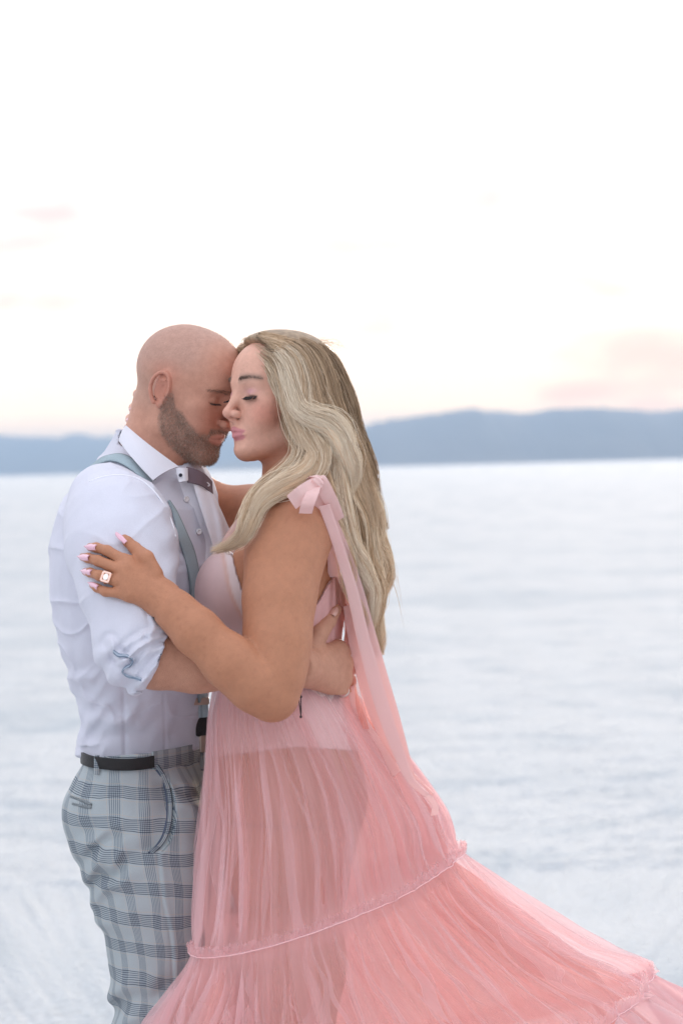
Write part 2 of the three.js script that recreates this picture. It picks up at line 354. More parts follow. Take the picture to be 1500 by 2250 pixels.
// an upright trunk of superellipse sections: rows [py, cx px, cz, a (sideways), b (front to back)], turned so that it faces f = (cos t, sin t) in x, z
function trunk(rows, turn, pow = 2.4) {
  const R = rows.map(([py, cx, cz, a, b]) => { const p = P(cx, py, cz); return [-p.y, p.x, p.z, a, b]; }), c = Math.cos(turn), s = Math.sin(turn), y0 = -R[0][0], y1 = -R[R.length - 1][0];
  const f = (x, y, z) => {
    const r = rowsAt(R, clamp(-y, -y0, -y1)), dx = x - r[1], dz = z - r[2], u = (dx * c + dz * s) / r[4], w = (-dx * s + dz * c) / r[3];
    const k = (Math.abs(u) ** pow + Math.abs(w) ** pow) ** (1 / pow), d = (k - 1) * Math.min(r[3], r[4]);
    const cap = Math.max(y - y0, y1 - y);
    return cap > 0 ? Math.hypot(Math.max(d, 0), cap) : Math.max(d, cap);
  };
  f.angle = (x, y, z) => { const r = rowsAt(R, clamp(-y, -y0, -y1)), dx = x - r[1], dz = z - r[2]; return Math.atan2(-dx * s + dz * c, dx * c + dz * s); };
  return f;
}
// a hand: palm spread between wrist and knuckles; every finger its own chain rooted in the palm
function handField(wrist, wr, knuckles, palmR, fingers) {
  const ps = knuckles.map((k, i) => [wrist.clone().lerp(k, .12).addScaledVector(V().subVectors(k, wrist), 0), k, i]);
  const mid = knuckles.map((k) => A3(k)), w3 = A3(wrist), kn = mid.length;
  const chains = fingers.map((f) => f.map(([p, r]) => [A3(p), r]));
  const all = [wrist, ...knuckles, ...fingers.flat().map((q) => q[0])], box = new THREE.Box3().setFromPoints(all).expandByScalar(.03);
  const field = (x, y, z) => {
    if (x < box.min.x || y < box.min.y || z < box.min.z || x > box.max.x || y > box.max.y || z > box.max.z)
      return Math.max(box.min.x - x, box.min.y - y, box.min.z - z, x - box.max.x, y - box.max.y, z - box.max.z, 0) + .012;
    let d = 9;
    for (let i = 0; i < kn; i++) { const c = sdCap(x, y, z, w3, mid[i], wr, palmR[i]); d = i ? smin(d, c, .016) : c; }
    for (let i = 0; i < kn - 1; i++) d = smin(d, sdCap(x, y, z, mid[i], mid[i + 1], palmR[i] * .92, palmR[i + 1] * .92), .010);
    const palm = d;
    for (const f of chains) {
      let c = 9;
      for (let i = 0; i < f.length - 1; i++) { const e = sdCap(x, y, z, f[i][0], f[i + 1][0], f[i][1], f[i + 1][1]); c = i ? smin(c, e, .004) : e; }
      d = Math.min(d, smin(palm, c, .008));
    }
    return d;
  };
  field.box = box; return field;
}
// almond nail lying on a finger end: from root r to tip t, up = outward normal
function nailGeo(root, tip, up, width, thick = .0011, point = .8) {
  const ax = V().subVectors(tip, root), L = ax.length(); ax.normalize();
  const side = V().crossVectors(ax, up).normalize(), nn = V().crossVectors(side, ax).normalize();
  const at = (u, v, off) => { const t = v, s = (u - .5) * 2, w = width / 2 * (t < .45 ? mix(.86, 1, t / .45) : Math.max(.06, 1 - point * ((t - .45) / .55) ** 1.9)), b = s * s; return root.clone().addScaledVector(ax, t * L).addScaledVector(side, s * w).addScaledVector(nn, off - b * width * .26 - t * t * L * .05); };
  const top = grid(8, 12, (u, v) => A3(at(u, v, thick))), bottom = grid(8, 12, (u, v) => A3(at(1 - u, v, -thick * .6)));
  const rim = []; for (let i = 0; i <= 12; i++) rim.push([0, i / 12]); for (let i = 1; i <= 8; i++) rim.push([i / 8, 1]); for (let i = 11; i >= 0; i--) rim.push([1, i / 12]); for (let i = 7; i >= 0; i--) rim.push([i / 8, 0]);
  const edge = grid(rim.length - 1, 1, (u, v) => { const [a, b] = rim[Math.round(u * (rim.length - 1))]; return A3(at(a, b, v ? thick : -thick * .6)); });
  return mergeGeometries([top, bottom, edge]);
}
const surfaceAt = (f, px, py, off = 0, z0 = .75) => { const o = P(px, py, z0), d = V().subVectors(P(px, py, z0 - 1), o).normalize(); const q = march(f, o, d, 1.2); return q.addScaledVector(d, -off); };
const blotch = (x, y, z) => .5 * n3(x * 60, y * 60, z * 60) + .35 * n3(x * 160, y * 160, z * 160) + .25 * n3(x * 380, y * 380, z * 380);
const poreTex = tex(512, 512, (u, v) => { const h = .5 + .22 * tileNoise(u, v, 60, 2) + .2 * tileNoise(u, v, 140, 5); return [h, h, h]; }, false);
poreTex.repeat.set(9, 9);
const skinMat = new THREE.MeshPhysicalMaterial({ name: 'skin', vertexColors: true, roughness: .52, specularIntensity: .75, bumpMap: poreTex, bumpScale: .0009, sheen: .12, sheenRoughness: .5, sheenColor: new THREE.Color(1, .8, .72) });

// ---------------------------------------------------------------- the man
const man = new THREE.Group(); man.name = 'person'; scene.add(man);
man.userData = { label: 'bald bearded man in white shirt, grey braces and checked trousers', category: 'person' };
const TURN = 45 * Math.PI / 180;
// shirt body and sleeves
const shirtTrunk = trunk([
  [945, 322, -.055, .046, .049], [975, 318, -.052, .058, .0566], [1005, 325, -.045, .085, .067], [1040, 323, -.034, .118, .074], [1090, 313, -.018, .145, .083], [1150, 305, -.004, .155, .095],
  [1220, 299, .002, .157, .101], [1300, 297, .002, .152, .1015], [1440, 307, -.008, .138, .0916], [1560, 318, -.028, .121, .076], [1625, 319, -.04, .121, .077], [1690, 318, -.04, .121, .079]], TURN, 2.3);
const sleeveR = limb([[J(232, 1098, .085), .060], [J(258, 1150, .125), .079], [J(270, 1210, .165), .083], [J(281, 1300, .215), .070], [J(297, 1385, .245), .0575], [J(300, 1425, .252), .056], [J(345, 1446, .246), .055], [J(372, 1452, .243), .053]], .03);
const armInner = limb([[J(281, 1300, .215), .050], [J(296, 1420, .252), .047], [J(420, 1450, .240), .0455]], .02);
const sleeveL = limb([[J(395, 1120, -.20), .070], [J(440, 1280, -.225), .064], [J(470, 1400, -.20), .055], [J(520, 1425, -.165), .050]], .03);
const cuffN = V().subVectors(P(372, 1452, .243), P(300, 1425, .252)).normalize(), cuffO = P(343, 1442, .246);
const hemY = (px) => { const t = [[100, 1650], [180, 1655], [230, 1672], [275, 1682], [330, 1672], [390, 1652], [440, 1634], [520, 1622]]; return rowsAt(t, px)[1]; };
const pxOf = (x, z) => 750 + x / (4.04 - z) * FOCAL * 1.0;
const pyOf = (y, z) => 1026 + (1.55 - y) / (4.04 - z) * FOCAL;
function foldsShirt(x, y, z) {
  const px = pxOf(x, z), py = pyOf(y, z);
  let d = 0;
  // drag lines fanning from the waist at the back and under the arm
  const side = sstep(1360, 1500, py) * sstep(1680, 1600, py), q = (py - 1520) - (px - 180) * -.32;
  d += side * (.0026 * Math.sin(q * .06 + 2.5 * n2(px * .008, py * .006)) + .0010 * Math.sin(q * .13 + 3 * n2(px * .012, 3))) * sstep(430, 190, px);
  d += .0020 * Math.exp(-(((px - 262) / 5) ** 2)) * sstep(1490, 1530, py);                          // dart seam down the side
  d += .0012 * Math.exp(-(((px - 350) / 4) ** 2)) * sstep(1500, 1540, py);
  // pull lines in the armpit and on the chest
  d += .0022 * Math.sin((px * .6 + py) * .075 + n2(px * .02, py * .02)) * Math.exp(-(((px - 395) / 34) ** 2) - (((py - 1230) / 60) ** 2));
  d += .0026 * fbm3(x * 16, y * 9, z * 16, 2) - .0030 * Math.pow(1 - Math.abs(n3(x * 7 + y * 5, y * 9 - x * 6, z * 6)), 6);
  // hem puffs out over the belt
  d -= .004 * sstep(1600, 1650, py);
  return d;
}
// ridges of the rolled cuff, as lines over the sleeve: [points, height]
const cuffRidges = [[[[252, 1428], [280, 1402], [312, 1384], [345, 1374], [368, 1364]], .0045, 6], [[[270, 1438], [298, 1412], [330, 1396], [372, 1384]], .006, 7], [[[290, 1452], [316, 1426], [344, 1410], [376, 1398]], .005, 6], [[[306, 1492], [322, 1468], [344, 1440], [366, 1414], [380, 1392]], .007, 9], [[[290, 1470], [312, 1446], [334, 1424], [352, 1412]], .004, 5], [[[236, 1396], [244, 1420], [258, 1442]], .005, 7], [[[326, 1344], [333, 1366], [322, 1390]], .0032, 5], [[[262, 1440], [284, 1470], [300, 1490]], .005, 10]];
function foldsSleeve(x, y, z) {
  const px = pxOf(x, z), py = pyOf(y, z), t = (px - 240) * .75 + (py - 1340) * .66;
  const e = sstep(1330, 1430, py + (px - 300) * .35);
  let d = e * .0032 * Math.sin(t * .12 + 1.2 * n2(px * .010, py * .010));
  d += .0022 * fbm3(x * 14 + 4, y * 10, z * 14, 2) - .0022 * Math.pow(1 - Math.abs(n3(x * 6 + y * 4, y * 8 - x * 5, z * 6 + 3)), 6) + .0016 * Math.sin(py * .09 + px * .05) * Math.exp(-(((px - 380) / 30) ** 2));
  d -= .0016 * Math.exp(-(((px - (352 - (py - 1330) * .35)) / 6) ** 2)) * sstep(1330, 1345, py);      // placket of the sleeve
  if (py > 1330 && py < 1510 && z > .2) for (const [pts, h, w] of cuffRidges) {
    let m = 99; for (let i = 0; i < pts.length - 1; i++) { const [ax, ay] = pts[i], [bx, by] = pts[i + 1], t = clamp(((px - ax) * (bx - ax) + (py - ay) * (by - ay)) / ((bx - ax) ** 2 + (by - ay) ** 2)); m = Math.min(m, Math.hypot(px - ax - (bx - ax) * t, py - ay - (by - ay) * t)); }
    d -= 1.15 * h * (Math.exp(-((m / w) ** 2)) - .45 * Math.exp(-(((m - 2.1 * w) / w) ** 2)));
  }
  return d;
}
const sleeveOuter = (x, y, z) => { const d = sleeveR(x, y, z); return d > .03 ? d : d + foldsSleeve(x, y, z); };
const shirtTorso = (x, y, z) => { const d = shirtTrunk(x, y, z); return d > .04 ? d : d + foldsShirt(x, y, z); };
const chestCutAxis = [J(443, 1095, .06), J(470, 1205, .10)];
function shirtField(x, y, z) {
  let s = sleeveOuter(x, y, z);
  const cut = (x - cuffO.x) * cuffN.x + (y - cuffO.y) * cuffN.y + (z - cuffO.z) * cuffN.z;
  s = smax(s, cut + .0012 * n3(x * 50, y * 50, z * 50), .006);
  if (s < .03 && cut > -.05) s = smax(s, -(armInner(x, y, z) - .004), .004);
  let t = shirtTorso(x, y, z);
  const px = pxOf(x, z), py = pyOf(y, z);
  t = smax(t, (py - hemY(px)) * MM, .006);
  t = smax(t, -neckHole(x, y, z), .004);
  // armhole: the sleeve meets the body in a shallow seam
  let d = smin(t, s, .010);
  d = smin(d, smax(sleeveL(x, y, z), -(sleeveL(x, y, z) + .006), .001), .012);
  return d;
}
const neckA = HM.out(0, -.045, -.028), neckB = P(338, 1010, -.045), neckC = P(345, 1045, -.055);
const manNeck = limb([[A3(neckA), .0605], [A3(neckB), .0575], [A3(neckC), .045]], .03);
const vLine = [[420, 1050], [434, 1092], [451, 1134], [464, 1172], [473, 1200]].map(([px, py]) => A3(surfaceAt(shirtTrunk, px, py)));
function neckHole(x, y, z) {
  let d = manNeck(x, y, z) - .002;
  // opening down the front, wide at the collar and closing at the breastbone
  for (let i = 0; i < 4; i++) d = smin(d, sdCap(x, y, z, vLine[i], vLine[i + 1], [.009, .0085, .008, .006, .002][i], [.009, .0085, .008, .006, .002][i + 1]), .006);
  return d;
}
// skin field
const manHeadW = (x, y, z) => { const q = HM.in(x, y, z); return manHead(q[0], q[1], q[2]) * HM.size; };
const wristM = P(655, 1462, .212), manForearm = limb([[J(296, 1420, .252), .047], [J(345, 1442, .248), .0485], [J(430, 1452, .240), .0475], [J(560, 1462, .226), .037], [A3(wristM), .031]], .02);
const kM = [P(741, 1428, .130), P(752, 1458, .124), P(752, 1490, .128), P(742, 1516, .136)];
const manHand = handField(wristM, .0275, kM, [.0150, .0145, .0135, .0130], [
  [[P(741, 1428, .130), .0135], [P(766, 1430, .098), .0110], [P(771, 1436, .068), .0100], [P(764, 1440, .045), .0085]],
  [[P(752, 1458, .124), .0135], [P(772, 1462, .090), .0112], [P(774, 1468, .056), .0100], [P(764, 1470, .032), .0085]],
  [[P(752, 1490, .128), .0128], [P(767, 1494, .096), .0106], [P(769, 1498, .062), .0096], [P(760, 1500, .040), .0082]],
  [[P(742, 1516, .136), .0120], [P(757, 1518, .108), .0098], [P(761, 1520, .080), .0088], [P(754, 1522, .062), .0076]],
  [[P(676, 1436, .185), .0185], [P(700, 1394, .172), .0150], [P(722, 1364, .158), .0122], [P(737, 1340, .145), .0100]]]);
const manLeftArm = limb([[J(470, 1400, -.20), .045], [J(560, 1425, -.135), .040], [J(660, 1440, -.095), .030], [J(715, 1442, -.055), .024]], .02);
const manChest = trunk([[1010, 335, -.055, .05, .043], [1060, 328, -.05, .095, .050], [1150, 312, -.010, .130, .078], [1300, 305, -.004, .128, .084], [1450, 312, -.012, .113, .072], [1600, 318, -.04, .108, .064]], TURN, 2.3);
const manUpper = (x, y, z) => smin(smin(manHeadW(x, y, z), manNeck(x, y, z), .016), manChest(x, y, z), .03);
const manArm = (x, y, z) => { const d = manForearm(x, y, z); return smin(d, manHand(x, y, z), .012); };
// beard mask in head space: below the cheek line, round the mouth and under the jaw
function beardMask(a, y, z) {
  const x = Math.abs(a);
  const cheek = -.030 - .030 * sstep(.030, .078, z) + .045 * sstep(.030, .012, z);              // upper edge by depth
  const rearZ = rowsAt([[-.13, .058], [-.115, .046], [-.10, .030], [-.08, .013], [-.055, .002], [-.03, .006], [0, .019], [.02, .022]], clamp(y, -.13, .02))[1];
  let m = sstep(cheek + .006, cheek - .008, y) * sstep(rearZ - .004, rearZ + .007, z) * sstep(.012, .0, y);
  const stache = sstep(.034, .026, x) * sstep(-.047, -.052, y) * sstep(.06, .072, z);
  m = Math.max(m, stache);
  const lips = Math.hypot(x / .024, (y + .0668) / .0105);
  m *= sstep(.95, 1.15, lips * (z > .07 ? 1 : 9));
  const neckLine = sstep(-.128, -.110, y + .25 * Math.max(0, .05 - z));
  return clamp(m * neckLine);
}
function manColor(x, y, z, nx, ny, nz) {
  const b = blotch(x, y, z), q = HM.in(x, y, z);
  let c = [.525, .262, .172];
  const head = sstep(-.16, -.10, q[1]);
  if (head > 0) {
    const f = [.565, .285, .20];
    const red = .6 * Math.exp(-((Math.abs(q[0]) - .034) ** 2 + (q[1] + .030) ** 2 + (q[2] - .07) ** 2) / .0005) + .7 * Math.exp(-((q[0]) ** 2 + (q[1] + .034) ** 2 + (q[2] - .105) ** 2) / .0004) + .8 * sstep(MAN.earX - .004, MAN.earX + .004, Math.abs(q[0])) + .35 * sstep(.06, .095, q[2]) * sstep(.02, .05, q[1]);
    f[1] *= 1 - .16 * Math.min(red, 1.2); f[2] *= 1 - .14 * Math.min(red, 1.2);
    const crop = sstep(.015, .06, q[1] + .35 * Math.max(0, -q[2])) * sstep(.075, .02, q[2]);      // shaved scalp, greyer than the brow
    f[0] = mix(f[0], .50, crop * .45); f[1] = mix(f[1], .335, crop * .45); f[2] = mix(f[2], .285, crop * .45);
    const sp = crop * (.10 + .10 * n3(x * 420, y * 420, z * 420)); for (let k = 0; k < 3; k++) f[k] *= 1 - sp;
    const nape = sstep(-.01, -.03, q[2]) * sstep(-.07, -.03, q[1]) * sstep(.03, 0, q[1]);
    f[0] *= 1 - .12 * nape; f[1] *= 1 - .04 * nape;
    const lip = sstep(1.25, .85, Math.hypot(q[0] / .0245, (q[1] + .0672) / .0095)) * sstep(.066, .074, q[2]);
    f[0] = mix(f[0], .50, lip * .6); f[1] = mix(f[1], .225, lip * .6); f[2] = mix(f[2], .185, lip * .6);
    const bd = beardMask(q[0], q[1], q[2]) * (.44 + .16 * n3(x * 200, y * 200, z * 200) + .25 * n3(x * 520, y * 520, z * 520));
    f[0] = mix(f[0], .20, clamp(bd)); f[1] = mix(f[1], .14, clamp(bd)); f[2] = mix(f[2], .115, clamp(bd));
    c = c.map((v, k) => mix(v, f[k], head));
  }
  const k = 1 + .10 * b; return [c[0] * k, c[1] * (k + .02 * b), c[2] * (k + .03 * b)];
}
{
  const cutY = P(400, 1215, 0).y;
  const top = (x, y, z) => Math.max(manUpper(x, y, z), cutY - y);
  const hb = P(400, 870, 0);
  const gHead = netMesh(top, [hb.x - .20, cutY - .01, -.22], [hb.x + .17, 1.80, .16], .0021, manColor, null, manUpper);
  const fx = P(300, 1420, .25), gx = manHand.box;
  const low = (x, y, z) => Math.max(manArm(x, y, z), fx.x - x);
  const gArm = netMesh(low, [fx.x - .02, P(0, 1560, .25).y, -.02], [gx.max.x, P(0, 1300, .2).y, .34], .0022, manColor, null, manArm);
  const legs = limb([[J(345, 1850, .03), .06], [J(352, 2330, .10), .055], [J(335, 2960, .08), .036]], .03), legs2 = limb([[J(375, 1850, -.11), .06], [J(395, 2330, -.14), .055], [J(380, 2960, -.14), .036]], .03);
  const rest = (x, y, z) => smin(smin(Math.max(manChest(x, y, z), y - cutY), Math.min(legs(x, y, z), legs2(x, y, z)), .04), smin(manLeftArm(x, y, z), Math.max(limb2(x, y, z), x - fx.x), .02), .03);
  const limb2 = limb([[J(258, 1150, .10), .05], [J(281, 1300, .205), .045], [J(296, 1420, .252), .045]], .02);
  const gRest = netMesh(rest, [-.66, .06, -.32], [.05, cutY + .02, .32], .009, manColor);
  add('body', mergeGeometries([gHead, gArm, gRest]), skinMat, man);

  // stubble: short hairs standing on the beard
  const hairs = [], r = mulberry(5), o = V();
  const gp = gHead.attributes.position, gn = gHead.attributes.normal, cand = [];
  for (let i = 0; i < gp.count; i++) { const q = HM.in(gp.getX(i), gp.getY(i), gp.getZ(i)), m = beardMask(q[0], q[1], q[2]); if (m > .12) cand.push([i, m]); }
  for (let k = 0; k < 13000; k++) {
    const [i, m] = cand[Math.floor(r() * cand.length)]; if (r() > m * m * .95) continue;
    const p = V(gp.getX(i) + (r() - .5) * .003, gp.getY(i) + (r() - .5) * .003, gp.getZ(i) + (r() - .5) * .003), n = V(gn.getX(i), gn.getY(i), gn.getZ(i));
    const dn = HM.dir(0, -1, .25).multiplyScalar(.8).addScaledVector(n, .8).add(V(r() - .5, r() - .5, r() - .5).multiplyScalar(.7)).normalize();
    const L = .0020 + .0024 * r(), g = r();
    const c = g < .36 ? [.52, .42, .34] : g < .7 ? [.32, .22, .16] : [.18, .12, .09];
    hairs.push({ pts: [p.clone().addScaledVector(n, -.0004), p.clone().addScaledVector(dn, L * .5), p.clone().addScaledVector(dn, L).addScaledVector(n, -.0004)], r: .00017, c });
  }
  const hairMat = new THREE.MeshStandardMaterial({ name: 'short hair', vertexColors: true, roughness: .6 });
  add('beard', hairMesh(hairs), hairMat, man, 'short brown and grey stubble beard');
  // eyebrows and lashes
  for (const s of [-1, 1]) {
    const b = [];
    for (let k = 0; k < 120; k++) {
      const t = r(), w = (r() - .5), x = mix(.012, .056, t), y = MAN.browY - .0065 + .004 * Math.sin(t * 2.4) + w * .0070 * (1 - .7 * t), q = HM.out(s * x, y, .12), d = HM.dir(0, 0, -1), h = march(manHeadW, q, d, .1);
      const dn = HM.dir(s * .85, .35 - .8 * t + w * .5, .15).normalize();
      b.push({ pts: [h, h.clone().addScaledVector(dn, .004), h.clone().addScaledVector(dn, .0065).addScaledVector(d, .0006)], r: .0002, c: [.22, .14, .10] });
    }
    add('eyebrow', hairMesh(b), hairMat, man);
    const l = [];
    for (let k = 0; k < 46; k++) {
      const t = k / 45, x = mix(.021, .0445, t), q = HM.out(s * x, -.0062 - .0006 * Math.sin(t * 3), .12), d = HM.dir(0, 0, -1), h = march(manHeadW, q, d, .1), dn = HM.dir(s * (t - .35) * .6, -.55, .8).normalize();
      l.push({ pts: [h, h.clone().addScaledVector(dn, .003), h.clone().addScaledVector(dn, .0040).addScaledVector(d, -.0006)], r: .0002, c: [.06, .04, .03] });
    }
    add('eyelashes', hairMesh(l), hairMat, man);
  }
}
// ---------------------------------------------------------------- the man's clothes
const gradAt = (f, p, e = .002) => V(f(p.x + e, p.y, p.z) - f(p.x - e, p.y, p.z), f(p.x, p.y + e, p.z) - f(p.x, p.y - e, p.z), f(p.x, p.y, p.z + e) - f(p.x, p.y, p.z - e)).normalize();
// a band laid on a field along picture positions
function strapOn(f, pxs, width, off, thick, before = [], after = []) {
  const pts = [...before, ...pxs.map(([px, py]) => surfaceAt(f, px, py))];
  const full = [...pts, ...after], wides = full.map((p, i) => { const t = V().subVectors(full[Math.min(i + 1, full.length - 1)], full[Math.max(i - 1, 0)]).normalize(); return V().crossVectors(t, gradAt(f, p)).normalize().multiplyScalar(Array.isArray(width) ? width[Math.min(i, width.length - 1)] : width); });
  const lifted = full.map((p) => p.clone().addScaledVector(gradAt(f, p), off));
  return ribbon(lifted, wides, thick, { per: 8, seg: 3 });
}
const weave = tex(512, 512, (u, v) => { const rib = .5 + .5 * Math.sin(v * 2 * Math.PI * 64), x = .5 + .5 * Math.sin(u * 2 * Math.PI * 90); const h = .45 + .3 * rib + .12 * x + .14 * tileNoise(u, v, 120, 4); return [h, h, h]; }, false);
const weaveC = tex(512, 512, (u, v) => { const k = .955 + .03 * Math.sin(v * 2 * Math.PI * 64) + .02 * tileNoise(u, v, 90, 8); return [k * .985, k * .985, k]; });
for (const t of [weave, weaveC]) t.repeat.set(10, 10);
const shirtMat = new THREE.MeshPhysicalMaterial({ name: 'white ribbed cotton', color: new THREE.Color().setRGB(.775, .78, .85), map: weaveC, roughness: .85, bumpMap: weave, bumpScale: .0008, sheen: .2, sheenRoughness: .6, sheenColor: new THREE.Color(1, 1, 1) });
const shirtPlain = new THREE.MeshStandardMaterial({ name: 'white cotton', color: new THREE.Color().setRGB(.80, .80, .87), roughness: .85, bumpMap: weave, bumpScale: .0010 });
const shirtUV = (x, y, z) => [Math.atan2(z + .04, x + .34) * .14, y];
const shirt = add('shirt', netMesh(shirtField, [-.66, P(0, 1730, 0).y, -.36], [.02, P(0, 925, 0).y, .36], .0030, null, shirtUV), shirtMat, man);
{
  // collar: a stand round the neck, the near wing folded down, the far wing open with its dark lining showing
  const sheet = (c, nu, nv, thick, bend) => {                       // bilinear patch of four corners, bowed and given thickness
    const at = (u, v) => { const a = c[0].clone().lerp(c[1], u), b = c[3].clone().lerp(c[2], u), p = a.lerp(b, v); return bend ? p.add(bend(u, v)) : p; };
    const nrm = (u, v) => { const e = .02; return V().crossVectors(V().subVectors(at(Math.min(u + e, 1), v), at(Math.max(u - e, 0), v)), V().subVectors(at(u, Math.min(v + e, 1)), at(u, Math.max(v - e, 0)))).normalize(); };
    const top = grid(nu, nv, (u, v) => A3(at(u, v).addScaledVector(nrm(u, v), thick / 2)), { uv: (u, v, p) => [p[0], p[1]] });
    const bot = grid(nu, nv, (u, v) => A3(at(1 - u, v).addScaledVector(nrm(1 - u, v), -thick / 2)), { uv: (u, v, p) => [p[0], p[1]] });
    const rim = []; for (let i = 0; i <= nu; i++) rim.push([i / nu, 0]); for (let i = 1; i <= nv; i++) rim.push([1, i / nv]); for (let i = nu - 1; i >= 0; i--) rim.push([i / nu, 1]); for (let i = nv - 1; i >= 0; i--) rim.push([0, i / nv]);
    const edge = grid(rim.length - 1, 1, (s, v) => { const [a, b] = rim[Math.round(s * (rim.length - 1))]; return A3(at(a, b).addScaledVector(nrm(a, b), v ? thick / 2 : -thick / 2)); });
    return mergeGeometries([top, bot, edge]);
  };
  const onNeck = (px, py, off) => surfaceAt((x, y, z) => manUpper(x, y, z), px, py, off);
  const onShirt = (px, py, off) => surfaceAt(shirtTorso, px, py, off);
  const wingNear = [P(277, 936, .012), P(392, 1026, .045), P(336, 1056, .078), P(262, 968, .028)];
  const collar = add('collar', sheet(wingNear, 16, 10, .003, (u, v) => V(-.004, .002, .016).multiplyScalar(Math.sin(u * Math.PI) * (1 - .4 * v)).add(V(0, .003 * Math.sin(v * Math.PI), .004 * Math.sin(v * Math.PI)))), shirtPlain, shirt);
  const stitch = [[0.035, .05], [.5, .045], [.97, .06], [.965, .5], [.955, .90], [.6, .93], [.04, .93]];
  add('collar_stand', sheet([P(386, 1028, .046), P(411, 1029, .038), P(412, 1056, .046), P(394, 1060, .056)], 8, 8, .003, (u, v) => V(.002, 0, .005).multiplyScalar(Math.sin(u * Math.PI))), shirtPlain, shirt);
  const lining = new THREE.MeshStandardMaterial({ name: 'dusky plum lining', color: new THREE.Color().setRGB(.175, .125, .15), roughness: .8, bumpMap: weave, bumpScale: .0012 });
  const wingFar = [P(410, 1026, .030), P(465, 1058, -.006), P(467, 1086, -.004), P(412, 1060, .040)];
  add('collar_lining', sheet(wingFar, 14, 8, .003, (u, v) => V(.004, .004, .008).multiplyScalar(Math.sin(u * Math.PI)).add(V(0, -.004 * Math.sin(v * 3) * u, 0))), lining, shirt, 'open collar wing with dark plum lining');
  const pearlThread = new THREE.MeshStandardMaterial({ name: 'white thread', color: new THREE.Color().setRGB(.8, .78, .82), roughness: .8 });
  const holeC = P(452, 1063, .012);
  add('buttonhole', tube(Array.from({ length: 10 }, (_, i) => { const a = i / 10 * 2 * Math.PI; return holeC.clone().add(V(Math.cos(a) * .0065 + Math.sin(a) * .001, Math.sin(a) * .0026 - Math.cos(a) * .0028, .001)); }), .0009, 30, 5, true), pearlThread, shirt);
  // front edges of the shirt: the near placket and the far flap that falls open
  const near = [[402, 1036], [415, 1068], [433, 1108], [451, 1150], [464, 1186], [468, 1230], [462, 1280]];
  const np = near.map(([px, py]) => onShirt(px - 6, py, .0035));
  add('placket', ribbon(np, np.map((p, i) => V().crossVectors(V().subVectors(np[Math.min(i + 1, np.length - 1)], np[Math.max(0, i - 1)]).normalize(), V(.35, 0, .94)).normalize().multiplyScalar(.024)), .0022, { per: 6, seg: 3 }), shirtPlain, shirt);
  const flap = [P(424, 1062, .030), P(470, 1088, -.004), P(503, 1162, .006), P(470, 1206, .046)];
  add('shirt_flap', sheet(flap, 14, 16, .002, (u, v) => V(.006, 0, .010).multiplyScalar(Math.sin(u * Math.PI) * Math.sin(v * 2.4 + .4)).add(V(0, 0, .003 * Math.sin(u * 9 + v * 3)))), shirtPlain, shirt);
  const pearl = new THREE.MeshPhysicalMaterial({ name: 'pearl button', color: new THREE.Color().setRGB(.72, .70, .72), roughness: .25, clearcoat: .6 }), navy = new THREE.MeshStandardMaterial({ name: 'dark thread', color: new THREE.Color().setRGB(.03, .03, .05), roughness: .8 });
  for (const [px, py, r, m] of [[397, 1044, .0030, navy], [410, 1097, .0052, pearl], [438, 1168, .0052, pearl]]) {
    const p = m === navy ? P(px, py, .0580) : onShirt(px, py, .006), b = new THREE.LatheGeometry([[0, .0004], [.35, .0004], [.42, .0012], [.8, .0014], [1, .0006], [1, -.001], [0, -.001]].map(([a, h]) => new THREE.Vector2(a * r, h)), 20);
    b.rotateX(Math.PI / 2); b.rotateY(.45); b.translate(p.x, p.y, p.z);
    add('button', b, m, shirt);
  }
  // rolled cuff: puckered folds and the blue striped inside of the cuff turned out
  const cuffMat = new THREE.MeshStandardMaterial({ name: 'blue striped cuff', map: tex(256, 64, (u, v) => { const s = Math.sin(u * 2 * Math.PI * 40 + v * 12) > 0; return s ? [.48, .54, .62] : [.68, .72, .78]; }), roughness: .85, side: THREE.DoubleSide });
  const onCuff = (px, py, off) => surfaceAt(shirtField, px, py, off);
  const cp = [[250, 1432, .002], [262, 1440, .004], [278, 1441, .005], [291, 1449, .005], [287, 1461, .006], [274, 1468, .005], [270, 1478, .004], [281, 1486, .003], [296, 1489, .002], [310, 1493, .001]].map((q) => onCuff(...q));
  add('cuff_trim', ribbon(cp, cp.map((_, i) => V(.002 * Math.sin(i * 1.7), .0052, .003 * Math.cos(i))), .0024, { per: 7, seg: 2, uvLen: 5 }), cuffMat, shirt, 'blue striped inside of the rolled cuff');
  // seam over the shoulder and round the armhole
  const seam = [[196, 1058], [230, 1047], [270, 1044], [305, 1052], [332, 1072], [356, 1102], [376, 1142], [386, 1180]].map(([px, py]) => surfaceAt(shirtField, px, py, .0002));
  add('armhole_seam', tube(seam, .0014, 50, 6), new THREE.MeshStandardMaterial({ name: 'white seam', color: new THREE.Color().setRGB(.86, .86, .92), roughness: .85 }), shirt);
}
